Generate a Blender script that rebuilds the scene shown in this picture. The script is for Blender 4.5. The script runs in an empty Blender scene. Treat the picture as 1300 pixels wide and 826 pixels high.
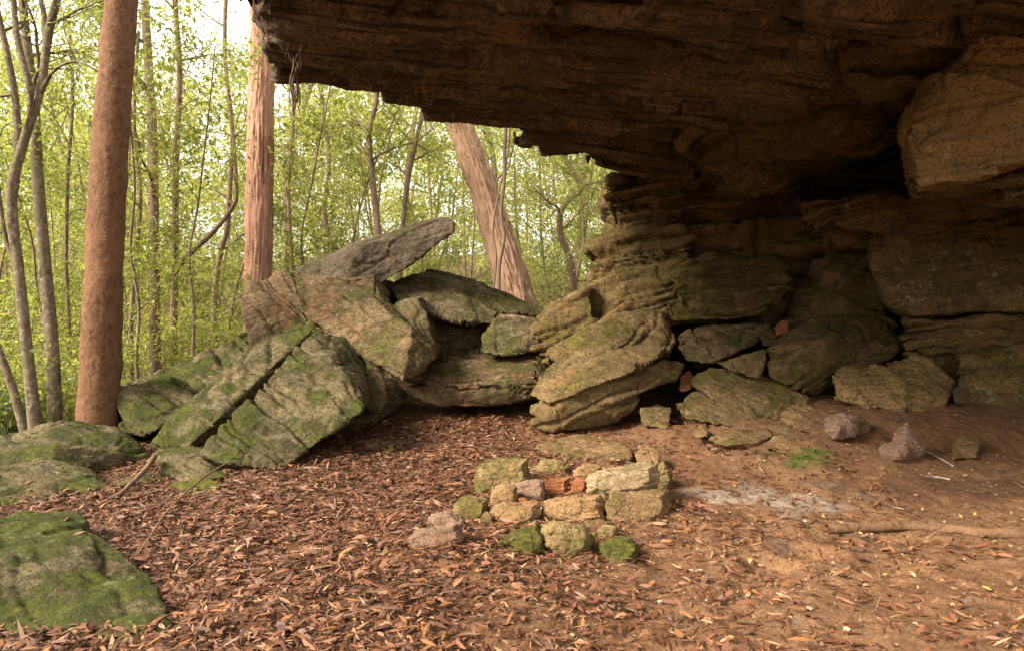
import bpy, bmesh, math, random
import numpy as np
from mathutils import Vector, Matrix

random.seed(7)
RS = np.random.RandomState(11)
sc = bpy.context.scene
COL = sc.collection
R = math.radians
EYE = 1.5
F = 867.0          # 24 mm lens on a 1300 px wide frame

def P(px, py, d):
    """a point d metres in front of the viewpoint along the sight line of a photo pixel"""
    return (((px - 650.0) / F) * d, d, EYE + ((413.0 - py) / F) * d)

# ------------------------------------------------------------------ noise
def _hash(ix, iy, iz, seed):
    h = (ix.astype(np.int64) * 73856093) ^ (iy.astype(np.int64) * 19349663) ^ (iz.astype(np.int64) * 83492791) ^ (seed * 2654435)
    h = (h ^ (h >> 13)) * 1274126177
    h = h & 0x7fffffff
    return h ^ (h >> 16)

def _grad(h, x, y, z):
    g = h & 15
    u = np.where(g < 8, x, y)
    v = np.where(g < 4, y, np.where((g == 12) | (g == 14), x, z))
    return np.where(g & 1, -u, u) + np.where(g & 2, -v, v)

def perlin(p, seed=0):
    p = np.asarray(p, dtype=np.float64)
    i = np.floor(p).astype(np.int64); f = p - i
    x, y, z = f[:, 0], f[:, 1], f[:, 2]
    w = f * f * f * (f * (f * 6 - 15) + 10)
    u, v, t = w[:, 0], w[:, 1], w[:, 2]
    r = {}
    for dx in (0, 1):
        for dy in (0, 1):
            for dz in (0, 1):
                h = _hash(i[:, 0] + dx, i[:, 1] + dy, i[:, 2] + dz, seed)
                r[dx, dy, dz] = _grad(h, x - dx, y - dy, z - dz)
    a = r[0, 0, 0] * (1 - u) + r[1, 0, 0] * u
    b = r[0, 1, 0] * (1 - u) + r[1, 1, 0] * u
    c = r[0, 0, 1] * (1 - u) + r[1, 0, 1] * u
    d = r[0, 1, 1] * (1 - u) + r[1, 1, 1] * u
    return ((a * (1 - v) + b * v) * (1 - t) + (c * (1 - v) + d * v) * t)

def fbm(p, octs=4, seed=0, gain=0.5, ridged=False):
    p = np.asarray(p, dtype=np.float64)
    s = np.zeros(len(p)); a = 1.0; q = p.copy()
    for k in range(octs):
        n = perlin(q, seed + k * 13)
        if ridged: n = 0.5 - np.abs(n) * 2
        s += a * n; a *= gain; q = q * 2.03 + 3.7
    return s

def cells(p, seed=0):
    """nearest jittered cell: (random value, distance to the border)"""
    i = np.floor(p).astype(np.int64)
    d1 = np.full(len(p), 9.0); d2 = np.full(len(p), 9.0); val = np.zeros(len(p))
    for dx in (-1, 0, 1):
        for dy in (-1, 0, 1):
            for dz in (-1, 0, 1):
                c = i + np.array([dx, dy, dz])
                h = _hash(c[:, 0], c[:, 1], c[:, 2], seed)
                o = np.stack([(h & 255) / 255.0, ((h >> 8) & 255) / 255.0, ((h >> 5) & 255) / 255.0], 1)
                dd = np.linalg.norm(c + o - p, axis=1)
                near = dd < d1
                d2 = np.where(near, d1, np.minimum(d2, dd))
                val = np.where(near, ((h >> 3) & 1023) / 1023.0, val)
                d1 = np.where(near, dd, d1)
    return val, d2 - d1

# ------------------------------------------------------------------ tagging and linking
def tag(o, label=None, cat=None, group=None, kind=None):
    if label: o['label'] = label
    if cat: o['category'] = cat
    if group: o['group'] = group
    if kind: o['kind'] = kind
    return o

def empty(name, loc):
    o = bpy.data.objects.new(name, None); COL.objects.link(o)
    o.location = loc; o.empty_display_size = 0.2
    return o

def mesh_np(name, V, faces, mat, parent=None, origin=None, smooth=True, colors=None):
    """faces: list of (n,k) int arrays. Vertices in world metres; origin = where the object stands"""
    V = np.asarray(V, dtype=np.float64)
    o0 = np.array(origin if origin is not None else (0, 0, 0), dtype=np.float64)
    me = bpy.data.meshes.new(name)
    me.vertices.add(len(V)); me.vertices.foreach_set('co', (V - o0).ravel())
    if not isinstance(faces, list): faces = [faces]
    tot = np.concatenate([np.full(len(f), f.shape[1], dtype=np.int32) for f in faces])
    idx = np.concatenate([f.ravel() for f in faces]).astype(np.int32)
    start = np.concatenate([[0], np.cumsum(tot)[:-1]]).astype(np.int32)
    me.loops.add(len(idx)); me.loops.foreach_set('vertex_index', idx)
    me.polygons.add(len(tot)); me.polygons.foreach_set('loop_start', start)
    me.update(calc_edges=True)
    me.polygons.foreach_set('use_smooth', np.full(len(tot), smooth, dtype=bool))
    for nm, c in (colors or {}).items():
        a = me.color_attributes.new(nm, 'FLOAT_COLOR', 'POINT')
        a.data.foreach_set('color', c.astype(np.float32).ravel())
    me.materials.append(mat)
    me.validate()
    o = bpy.data.objects.new(name, me); COL.objects.link(o)
    if parent is not None:
        o.parent = parent
        o.location = Vector(o0) - parent.location
    else:
        o.location = o0
    return o

# ------------------------------------------------------------------ ground shape
def gh(x, y):
    x = np.asarray(x, float); y = np.asarray(y, float)
    z = 0.06 * np.clip(y - 5, 0, 8)
    z = z - 0.10 * np.clip(y - 13, 0, 14) - 0.16 * np.clip(-3.6 - x, 0, 12) * np.clip((y - 4) / 4, 0, 1)
    r = np.hypot(x, y)
    z = z + 0.20 * np.clip(r - 27, 0, 62) * (1 / (1 + np.exp((x - 15) / 6.0)))
    def ss(t): t = np.clip(t, 0, 1); return t * t * (3 - 2 * t)
    z = z + .34 * ss((y - 7.05) / 1.2) * ss((x - 2.7) / .8) + .10 * ss((y - 7.4) / .6) * ss((x - 1.2) / .5) * (1 - ss((x - 2.7) / .8))
    # sandy bank at the right, under the two loose stones
    z = z + 0.16 * np.exp(-(((x - 3.6) / 1.0) ** 2 + ((y - 7.3) / 0.75) ** 2))
    z = z + 0.10 * np.exp(-(((x - 2.7) / 0.3) ** 2 + ((y - 7.9) / 0.6) ** 2))
    return z

def gfine(x, y):
    x = np.asarray(x, float); y = np.asarray(y, float)
    p = np.stack([x, y, np.zeros_like(x)], 1)
    z = gh(x, y)
    m = np.clip(1 - (np.hypot(x, y) - 14) / 6, 0, 1)
    z = z + (0.10 * fbm(p * 0.55, 3, 5) + 0.05 * fbm(p * 2.2, 3, 6)) * (0.35 + 0.65 * m) * 0.7
    z = z + 0.016 * fbm(p * 11, 3, 8) * m
    for (cx, cy, r, dpt) in ((1.95, 4.55, .20, .05), (1.6, 4.3, .14, .04), (2.35, 4.3, .18, .04), (1.15, 4.15, .13, .03), (2.8, 4.9, .2, .03), (.6, 4.2, .16, .03)):
        q = np.hypot(x - cx, (y - cy)) / r
        z = z - dpt * np.exp(-q ** 3) + dpt * .5 * np.exp(-((q - 1.35) / .3) ** 2)
    return z

# ------------------------------------------------------------------ materials
class NT:
    def __init__(s, name):
        s.m = bpy.data.materials.new(name); s.m.use_nodes = True
        s.t = s.m.node_tree; s.t.nodes.clear()
        s.out = s.t.nodes.new('ShaderNodeOutputMaterial')
    def n(s, typ, ins=None, **kw):
        nd = s.t.nodes.new(typ)
        for k, v in kw.items(): setattr(nd, k, v)
        for k, v in (ins or {}).items():
            if hasattr(v, 'is_output'): s.t.links.new(v, nd.inputs[k])
            else: nd.inputs[k].default_value = v
        return nd
    def noise(s, vec, scale, detail=5, rough=.6, dist=0.0):
        return s.n('ShaderNodeTexNoise', {'Vector': vec, 'Scale': scale, 'Detail': detail, 'Roughness': rough, 'Distortion': dist}).outputs[0]
    def ramp(s, fac, a, b, smooth=True):
        nd = s.n('ShaderNodeMapRange', {0: fac, 1: a, 2: b}); nd.interpolation_type = 'SMOOTHSTEP' if smooth else 'LINEAR'
        return nd.outputs[0]
    def math(s, op, a, b=0.0):
        return s.n('ShaderNodeMath', {0: a, 1: b}, operation=op).outputs[0]
    def mix(s, fac, a, b, blend='MIX'):
        nd = s.n('ShaderNodeMix', data_type='RGBA', blend_type=blend)
        for k, v in ((0, fac), (6, a), (7, b)):
            if hasattr(v, 'is_output'): s.t.links.new(v, nd.inputs[k])
            else: nd.inputs[k].default_value = v
        return nd.outputs[2]
    def finish(s, color, rough=.9, bump=None, bstr=.5, bdist=.02, spec=.25, transl=None):
        b = s.n('ShaderNodeBsdfPrincipled', {'Base Color': color, 'Roughness': rough, 'Specular IOR Level': spec})
        if bump is not None:
            bp = s.n('ShaderNodeBump', {'Height': bump, 'Strength': bstr, 'Distance': bdist})
            s.t.links.new(bp.outputs[0], b.inputs['Normal'])
        sh = b.outputs[0]
        if transl is not None:
            tr = s.n('ShaderNodeBsdfTranslucent', {'Color': transl[0]})
            sh = s.n('ShaderNodeMixShader', {0: transl[1], 1: sh, 2: tr.outputs[0]}).outputs[0]
        s.t.links.new(sh, s.out.inputs[0])
        return s.m

def c4(r, g, b): return (r, g, b, 1.0)

def coords(t):
    tc = t.n('ShaderNodeTexCoord').outputs['Object']
    oi = t.n('ShaderNodeObjectInfo').outputs['Random']
    off = t.n('ShaderNodeCombineXYZ', {0: t.math('MULTIPLY', oi, 37.0), 1: t.math('MULTIPLY', oi, 91.0), 2: 0.0}).outputs[0]
    return t.n('ShaderNodeVectorMath', {0: tc, 1: off}, operation='ADD').outputs[0]

def stone_mat(name, base=(.20, .135, .07), alt=(.27, .17, .085), dark=(.055, .035, .02), iron=(.26, .09, .03),
              moss=(.07, .085, .012), moss_amt=.5, iron_amt=.3, lichen_amt=.25, band=(0.1, 0.1, 1.0), band_amt=.45, moss_any=.15, scale=1.0, pit_amt=.8):
    k_ = .80 if 'sandstone' in name else .9
    base = tuple(q * k_ for q in base); alt = tuple(q * k_ for q in alt)
    t = NT(name); v = coords(t)
    big = t.noise(v, 1.3 * scale, 4, .6, .3); mid = t.noise(v, 5.5 * scale, 6, .65, .2); fine = t.noise(v, 32 * scale, 5, .7)
    grit = t.noise(v, 150 * scale, 3, .7)
    # bedding bands
    rot = t.n('ShaderNodeVectorRotate', {'Vector': v, 'Rotation': (R(band[0] * 90), R(band[1] * 90), 0)}, rotation_type='EULER_XYZ').outputs[0]
    st = t.n('ShaderNodeMapping', {'Vector': rot, 'Scale': (.6, .6, 14.0 * band[2])}).outputs[0]
    bands = t.noise(st, 1.5 * scale, 7, .72, .12)
    col = t.mix(t.ramp(big, .35, .65), c4(*base), c4(*alt))
    col = t.mix(t.ramp(mid, .5, .72), col, c4(*[min(1, q * 1.35) for q in alt]))
    col = t.mix(t.math('MULTIPLY', t.ramp(bands, .50, .38), band_amt), col, c4(*dark))
    col = t.mix(t.math('MULTIPLY', t.ramp(t.noise(v, 2.3 * scale, 5, .6, .8), .54, .66), iron_amt), col, c4(*iron))
    col = t.mix(t.math('MULTIPLY', t.ramp(fine, .52, .38), .7), col, c4(*dark))
    col = t.mix(t.math('MULTIPLY', t.ramp(grit, .56, .70), .35), col, c4(*[min(1, q * 1.9) for q in alt]))
    pit = t.n('ShaderNodeTexVoronoi', {'Vector': v, 'Scale': 26.0 * scale, 'Randomness': 1.0}, feature='F1').outputs['Distance']
    pit = t.math('MULTIPLY', t.ramp(pit, .30, .16), t.ramp(mid, .50, .60))
    col = t.mix(t.math('MULTIPLY', pit, pit_amt), col, c4(*[q * .7 for q in dark]))
    # dark patches with their own outline
    col = t.mix(t.math('MULTIPLY', t.ramp(t.noise(v, 3.1 * scale, 6, .65, .5), .57, .68), .55), col, c4(*dark))
    # moss: on the faces turned up, in patches
    nz = t.n('ShaderNodeSeparateXYZ', {0: t.n('ShaderNodeNewGeometry').outputs['Normal']}).outputs[2]
    up = t.ramp(nz, -.15, .75)
    mn = t.math('ADD', t.noise(v, 1.7 * scale, 8, .72, .3), t.math('MULTIPLY', t.math('SUBTRACT', fine, .5), .35))
    mp = t.ramp(mn, .61 - .22 * moss_amt, .66 - .21 * moss_amt)
    mk = t.math('MULTIPLY', mp, t.math('ADD', t.math('MULTIPLY', up, 1 - moss_any), moss_any))
    mk = t.math('MULTIPLY', mk, t.ramp(fine, .25, .5))
    mk = t.math('MULTIPLY', mk, min(.92, moss_amt * 1.5))
    mcol = t.mix(t.ramp(mid, .35, .65), c4(moss[0] * .7, moss[1] * .75, moss[2]), c4(moss[0] * 1.7, moss[1] * 1.6, moss[2] * 1.8))
    col = t.mix(mk, col, mcol)
    # pale lichen and quartz specks
    ln = t.math('ADD', t.noise(v, 7.5 * scale, 5, .65, .4), t.math('MULTIPLY', t.math('SUBTRACT', fine, .5), .30))
    lk = t.math('MULTIPLY', t.ramp(ln, .60, .63), t.ramp(t.noise(v, 1.9 * scale, 4, .6), .42, .56))
    lk = t.math('MULTIPLY', lk, t.ramp(grit, .35, .5))
    col = t.mix(t.math('MULTIPLY', lk, lichen_amt), col, c4(.27, .245, .155))
    h = t.math('ADD', t.math('MULTIPLY', mid, .9), t.math('MULTIPLY', fine, .45))
    h = t.math('ADD', h, t.math('MULTIPLY', grit, .14))
    h = t.math('ADD', h, t.math('MULTIPLY', bands, .9))
    h = t.math('ADD', h, t.math('MULTIPLY', mk, t.math('ADD', .25, t.math('MULTIPLY', grit, .5))))
    h = t.math('SUBTRACT', h, t.math('MULTIPLY', pit, .44 * pit_amt))
    return t.finish(col, .92, h, 1.0, .055, .15)

M = {}
M['boulder'] = stone_mat('mossy sandstone', (0.15, 0.115, 0.055), (0.2, 0.15, 0.07), dark=(0.035, 0.025, 0.015), moss=(0.075, 0.078, 0.01), moss_amt=0.5, iron_amt=0.2, band=(0.35, 0.2, 1.0), lichen_amt=0.6, band_amt=0.5)
M['boulder_green'] = stone_mat('very mossy sandstone', (0.14, 0.105, 0.05), (0.19, 0.145, 0.068), dark=(0.03, 0.025, 0.013), moss=(0.06, 0.07, 0.008), moss_amt=0.62, iron_amt=0.1, band=(0.3, -0.3, 1.0), moss_any=0.35, lichen_amt=0.45, band_amt=0.5)
M['boulder_grey'] = stone_mat('grey weathered sandstone', (0.15, 0.108, 0.068), (0.20, 0.148, 0.097), dark=(0.03, 0.022, 0.016), moss=(0.075, 0.078, 0.01), moss_amt=0.35, iron_amt=0.12, band=(0.3, 0.1, 1.0), lichen_amt=0.4, band_amt=.22)
M['boulder_brown'] = stone_mat('brown sandstone', (0.16, 0.106, 0.052), (0.22, 0.145, 0.07), dark=(0.03, 0.02, 0.013), moss=(0.075, 0.078, 0.01), moss_amt=0.5, iron_amt=0.35, band=(0.3, 0.15, 1.0), lichen_amt=0.4)
M['boulder_tan'] = stone_mat('tan sandstone', (0.19, 0.125, 0.052), (0.25, 0.165, 0.068), dark=(0.05, 0.034, 0.018), moss=(0.12, 0.115, 0.013), moss_amt=0.42, iron_amt=0.22, band=(0.1, -0.25, 0.8), band_amt=0.4, lichen_amt=0.35)
M['wall'] = stone_mat('shelter sandstone', (0.175, 0.113, 0.044), (0.24, 0.155, 0.058), dark=(0.04, 0.026, 0.015), moss=(0.11, 0.1, 0.012), moss_amt=0.45, iron_amt=0.3, band=(0.05, 0.08, 1.0), band_amt=0.65, moss_any=0.35)
M['wall_green'] = stone_mat('stained shelter sandstone', (0.17, 0.11, 0.042), (0.23, 0.15, 0.056), dark=(0.04, 0.028, 0.015), moss=(0.085, 0.075, 0.012), moss_amt=0.7, iron_amt=0.3, band=(0.05, 0.08, 1.0), band_amt=0.55, moss_any=0.55)
M['wall_lichen'] = stone_mat('lichen dotted shelter sandstone', (0.18, 0.12, 0.048), (0.24, 0.16, 0.06), dark=(0.035, 0.026, 0.015), moss=(0.1, 0.09, 0.013), moss_amt=0.5, iron_amt=0.2, band=(0.02, 0.02, 0.5), band_amt=0.45, moss_any=0.5, lichen_amt=1.0)
M['wall_orange'] = stone_mat('orange shelter sandstone', (0.30, 0.195, 0.08), (0.38, 0.25, 0.10), dark=(0.06, 0.035, 0.018), iron=(0.38, 0.15, 0.035), moss_amt=0.2, iron_amt=0.18, band=(0.05, 0.05, 0.8), band_amt=0.4, lichen_amt=0.2)  # wall sandstone made paler; light on the upper right block put into colour
M['ceiling'] = stone_mat('layered ceiling sandstone', (0.105, 0.074, 0.043), (0.24, 0.17, 0.09), dark=(0.02, 0.013, 0.01), pit_amt=.25, iron=(0.15, 0.07, 0.03), moss_amt=0.1, iron_amt=0.3, band=(-0.42, -0.10, 1.0), band_amt=0.85, lichen_amt=0.1, scale=0.8)  # pale tone and dark bands also paint in lit ledges and shaded gaps
M['stone_red'] = stone_mat('burnt red stone', (.42, .15, .06), (.50, .19, .08), iron=(.45, .12, .04), moss_amt=.12, iron_amt=.6, band_amt=.15, scale=2.5)
M['stone_tan'] = stone_mat('tan hearth stone', (0.38, 0.225, 0.10), (0.48, 0.285, 0.13), dark=(0.08, 0.05, 0.025), iron=(0.42, 0.17, 0.05), moss=(0.14, 0.14, 0.018), moss_amt=0.2, iron_amt=0.4, band_amt=0.2, scale=2.2)
M['stone_green'] = stone_mat('mossy hearth stone', (0.30, 0.205, 0.08), (0.38, 0.26, 0.11), dark=(0.06, 0.042, 0.02), moss=(0.12, 0.12, 0.014), moss_amt=0.5, iron_amt=0.2, band_amt=0.2, moss_any=0.4, scale=2.0)
M['stone_pale'] = stone_mat('pale flat hearth stone', (.40, .28, .15), (.48, .345, .19), dark=(.12, .08, .04), iron=(.45, .2, .06), moss=(.17, .17, .03), moss_amt=.35, iron_amt=.3, band_amt=.15, lichen_amt=.1, scale=2.0, pit_amt=.3)
M['stone_moss'] = stone_mat('bright moss covered stone', (0.16, 0.13, 0.05), (0.22, 0.17, 0.06), dark=(0.05, 0.04, 0.015), moss=(0.115, 0.115, 0.012), moss_amt=0.95, iron_amt=0.0, band_amt=0.1, moss_any=0.7, lichen_amt=0.0, scale=2.0)
M['stone_pink'] = stone_mat('pink grey stone', (0.28, 0.165, 0.105), (0.37, 0.235, 0.155), dark=(0.09, 0.05, 0.035), iron=(0.36, 0.16, 0.07), moss_amt=0.1, iron_amt=0.25, band_amt=0.15, scale=2.2)
M['soil_rock'] = stone_mat('soil coloured rock', (0.26, 0.155, 0.07), (0.32, 0.195, 0.09), dark=(0.07, 0.04, 0.02), moss=(0.12, 0.11, 0.015), moss_amt=0.4, iron_amt=0.35, band_amt=0.25, scale=1.5)

def ground_mat():
    t = NT('sandy soil'); v = t.n('ShaderNodeTexCoord').outputs['Object']
    att = t.n('ShaderNodeAttribute', attribute_name='mask'); sp = t.n('ShaderNodeSeparateColor', {0: att.outputs['Color']})
    big = t.noise(v, .9, 5, .6, .3); mid = t.noise(v, 6, 6, .7); fine = t.noise(v, 60, 4, .75); grit = t.noise(v, 260, 3, .7)
    col = t.mix(t.ramp(big, .35, .65), c4(.165, .08, .038), c4(.225, .118, .058))
    col = t.mix(t.ramp(mid, .45, .7), col, c4(.27, .14, .066))
    col = t.mix(t.math('MULTIPLY', t.ramp(fine, .58, .40), .7), col, c4(.06, .03, .016))
    col = t.mix(t.math('MULTIPLY', t.ramp(grit, .58, .7), .45), col, c4(.42, .30, .2))
    col = t.mix(t.math('MULTIPLY', sp.outputs[0], t.ramp(mid, .35, .55)), col, c4(.29, .225, .175))     # wood ash
    col = t.mix(t.math('MULTIPLY', sp.outputs[1], t.ramp(mid, .3, .5)), col, c4(.055, .095, .012))   # moss
    col = t.mix(t.math('MULTIPLY', sp.outputs[2], .9), col, c4(.075, .038, .021))                     # dark humus
    h = t.math('ADD', t.math('MULTIPLY', mid, .6), t.math('MULTIPLY', fine, .5))
    h = t.math('ADD', h, t.math('MULTIPLY', grit, .2))
    return t.finish(col, .95, h, .8, .03, .1)
M['ground'] = ground_mat()

def leaf_litter_mat():
    t = NT('dry fallen leaves')
    a = t.n('ShaderNodeAttribute', attribute_name='tint')
    v = t.n('ShaderNodeTexCoord').outputs['Object']
    col = t.mix(t.math('MULTIPLY', t.ramp(t.noise(v, 90, 3, .7), .5, .7), .5), a.outputs['Color'], c4(.10, .05, .03))
    return t.finish(col, .6, None, spec=.35)
M['litter'] = leaf_litter_mat()

def leaf_mat(name, a, b, c, tr=.45):
    t = NT(name)
    at = t.n('ShaderNodeAttribute', attribute_name='tint'); s = t.n('ShaderNodeSeparateColor', {0: at.outputs['Color']})
    col = t.mix(s.outputs[0], c4(*a), c4(*b)); col = t.mix(t.math('MULTIPLY', s.outputs[1], .8), col, c4(*c))
    tcol = t.mix(.7, col, c4(.52, .54, .10))
    return t.finish(col, .45, None, spec=.4, transl=(tcol, tr))
M['leaf'] = leaf_mat('green leaves', (.045, .075, .010), (.15, .17, .024), (.27, .23, .035), .52)
M['leaf_pale'] = leaf_mat('pale green leaves', (.13, .14, .024), (.28, .26, .05), (.38, .30, .07), .52)
M['leaf_dark'] = leaf_mat('dark glossy leaves', (.025, .055, .012), (.05, .09, .016), (.09, .12, .02), .3)
M['leaf_far'] = leaf_mat('distant pale foliage', (.22, .24, .06), (.44, .42, .14), (.58, .52, .25), .5)  # sunlit paleness of the far slope put into the leaf colour

def bark_mat(name, a, b, dark, sx, sz, spots=0.0, spot_col=(.4, .36, .26), bstr=.9, moss=0.0):
    t = NT(name); v = coords(t)
    mp = t.n('ShaderNodeMapping', {'Vector': v, 'Scale': (sx, sx, sz)}).outputs[0]
    f = t.noise(mp, 1.0, 6, .7, .3); big = t.noise(v, 1.2, 4, .6); fi = t.noise(v, 45, 4, .7)
    col = t.mix(t.ramp(f, .35, .65), c4(*a), c4(*b))
    col = t.mix(t.math('MULTIPLY', t.ramp(f, .46, .34), .85), col, c4(*dark))
    col = t.mix(t.math('MULTIPLY', t.ramp(big, .5, .7), .4), col, c4(*[q * 1.4 for q in b]))
    if spots:
        col = t.mix(t.math('MULTIPLY', t.ramp(t.noise(v, 14, 4, .6), .53, .60), spots), col, c4(*spot_col))
    if moss:
        col = t.mix(t.math('MULTIPLY', t.ramp(t.noise(v, 3, 5, .6), .5, .65), moss), col, c4(.07, .08, .015))
    h = t.math('ADD', f, t.math('MULTIPLY', fi, .35))
    return t.finish(col, .85, h, bstr, .03, .2)
M['bark_red'] = bark_mat('smooth rusty bark', (.10, .046, .020), (.15, .072, .032), (.055, .027, .014), 22, 12, .3, (.20, .115, .065), .8)
M['bark_string'] = bark_mat('stringy pink bark', (.33, .16, .10), (.45, .25, .17), (.085, .035, .022), 26, .8, .1, (.4, .3, .22), 1.0)
M['bark_lean'] = bark_mat('pale stringy bark', (.48, .27, .165), (.60, .385, .25), (.09, .045, .03), 20, .7, .15, (.5, .4, .3), 1.0)
M['bark_grey'] = bark_mat('lichen spotted bark', (.10, .07, .042), (.15, .108, .066), (.045, .03, .02), 12, 5, .6, (.26, .22, .14), .7, .3)
M['bark_thin'] = bark_mat('thin brown bark', (.14, .095, .06), (.21, .145, .09), (.05, .035, .022), 14, 4, .2, (.3, .24, .17), .6)
M['bark_pink'] = bark_mat('pinkish sapling bark', (.14, .085, .055), (.20, .128, .085), (.06, .035, .024), 14, 3, .2, (.36, .27, .2), .6)
M['bark_root'] = bark_mat('dark root bark', (.075, .042, .026), (.11, .065, .04), (.03, .018, .012), 14, 6, 0)
M['wood'] = bark_mat('weathered dead wood', (.12, .07, .04), (.17, .10, .058), (.08, .045, .025), 12, 12, 0, bstr=.8)
M['root'] = bark_mat('soil coloured root', (.13, .068, .033), (.18, .098, .05), (.06, .032, .018), 12, 12, 0)
M['wood_pale'] = bark_mat('bleached twig', (.42, .34, .27), (.5, .42, .34), (.2, .15, .1), 12, 12, 0)

# ------------------------------------------------------------------ rocks
def ext(pts, dd, k=.88, dz=0.0):
    """the same outline carried dd metres deeper into the scene"""
    cx = sum(p[0] for p in pts) / len(pts); cy = sum(p[1] for p in pts) / len(pts)
    return list(pts) + [(cx + (p[0] - cx) * k, cy + (p[1] - cy) * k + dz, p[2] + dd) for p in pts]

def strata(p, axis, thick, seed, warp=.12):
    b = np.array(axis, float); b /= np.linalg.norm(b)
    h = p @ b + warp * fbm(p * .9, 3, seed + 3)
    rr = np.random.RandomState(seed)
    th = thick * (0.35 + 1.5 * rr.rand(400) ** 1.6)
    bd = np.cumsum(th); bd -= bd[200]
    i = np.clip(np.searchsorted(bd, h), 1, 399)
    lo, hi = bd[i - 1], bd[i]
    f = (h - lo) / (hi - lo)
    off = rr.rand(400) * 2 - 1
    q = p + np.stack([i * 7.31, i * 3.7, i * 1.9], 1)
    o = off[i] + 1.3 * perlin(q * np.array([.8, .8, .8]), seed + 5) + .5 * perlin(q * 2.7, seed + 6)
    edge = np.minimum(f, 1 - f) * (hi - lo)
    groove = np.exp(-(edge / (.09 * thick + .006)) ** 2) * np.clip(.4 + 1.6 * perlin(p * 1.3, seed + 9), 0, 1.2)
    tilt = (f - .5) * .9
    return o * .7 + tilt * .6 - groove * 1.5

def terrace(p, N, axis, thick, seed, k, warp=.05):
    """pull the surface towards bedding planes so it breaks down in steps"""
    b = np.array(axis, float); b /= np.linalg.norm(b)
    h0 = p @ b
    h = h0 + warp * fbm(p * .8, 3, seed + 3) + .03 * fbm(p * 4, 3, seed + 4)
    rr = np.random.RandomState(seed)
    th = thick * (0.3 + 1.7 * rr.rand(600) ** 1.8)
    bd = np.cumsum(th); bd -= bd[300]
    i = np.clip(np.searchsorted(bd, h), 1, 599)
    lo, hi = bd[i - 1], bd[i]
    f = (h - lo) / (hi - lo)
    # long flat tread, short riser
    g = np.clip((f - .82) / .18, 0, 1); g = g * g * (3 - 2 * g)
    sel = .35 + .65 * np.clip(perlin(p * .6 + i[:, None] * 3.7, seed + 8) * 3 + .6, 0, 1)
    mv = (lo + (hi - lo) * (g * .9 + .4) - h) * k * sel * np.clip(np.abs(N @ b) * 1.3, 0, 1)
    return p + b * mv[:, None]

def hull_mesh(hulls):
    bm = bmesh.new()
    for h in hulls:
        b2 = bmesh.new()
        for p in h: b2.verts.new(p)
        r = bmesh.ops.convex_hull(b2, input=b2.verts)
        junk = [e for e in r['geom_interior'] + r['geom_unused'] if isinstance(e, bmesh.types.BMVert)]
        bmesh.ops.delete(b2, geom=list(set(junk)), context='VERTS')
        tmp = bpy.data.meshes.new('tmp'); b2.to_mesh(tmp); b2.free()
        bm.from_mesh(tmp); bpy.data.meshes.remove(tmp)
    me = bpy.data.meshes.new('tmp'); bm.to_mesh(me); bm.free()
    return me

def rock_mesh(hulls, voxel, smooth, warp=0.0, seed=0):
    me = hull_mesh(hulls)
    o = bpy.data.objects.new('tmp', me); COL.objects.link(o)
    m = o.modifiers.new('r', 'REMESH'); m.mode = 'VOXEL'; m.voxel_size = voxel
    if smooth:
        s = o.modifiers.new('s', 'SMOOTH'); s.factor = .5; s.iterations = smooth
    dg = bpy.context.evaluated_depsgraph_get()
    ev = o.evaluated_get(dg); em = ev.to_mesh()
    n = len(em.vertices)
    V = np.zeros(n * 3); em.vertices.foreach_get('co', V); V = V.reshape(-1, 3)
    tot = np.zeros(len(em.polygons), dtype=np.int32); em.polygons.foreach_get('loop_total', tot)
    idx = np.zeros(len(em.loops), dtype=np.int32); em.loops.foreach_get('vertex_index', idx)
    ev.to_mesh_clear(); bpy.data.objects.remove(o); bpy.data.meshes.remove(me)
    faces = []
    st = np.concatenate([[0], np.cumsum(tot)[:-1]])
    for k in (3, 4):
        s = st[tot == k]
        if len(s): faces.append(idx[s[:, None] + np.arange(k)])
    return V, faces

def normals(V, faces):
    N = np.zeros_like(V)
    for f in faces:
        a, b, c = V[f[:, 0]], V[f[:, 1]], V[f[:, 2]]
        n = np.cross(b - a, c - a)
        if f.shape[1] == 4: n = n + np.cross(c - a, V[f[:, 3]] - a)
        for k in range(f.shape[1]): 
            for ax in range(3): N[:, ax] += np.bincount(f[:, k], n[:, ax], len(V))
    return N / (np.linalg.norm(N, axis=1)[:, None] + 1e-9)

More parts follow.
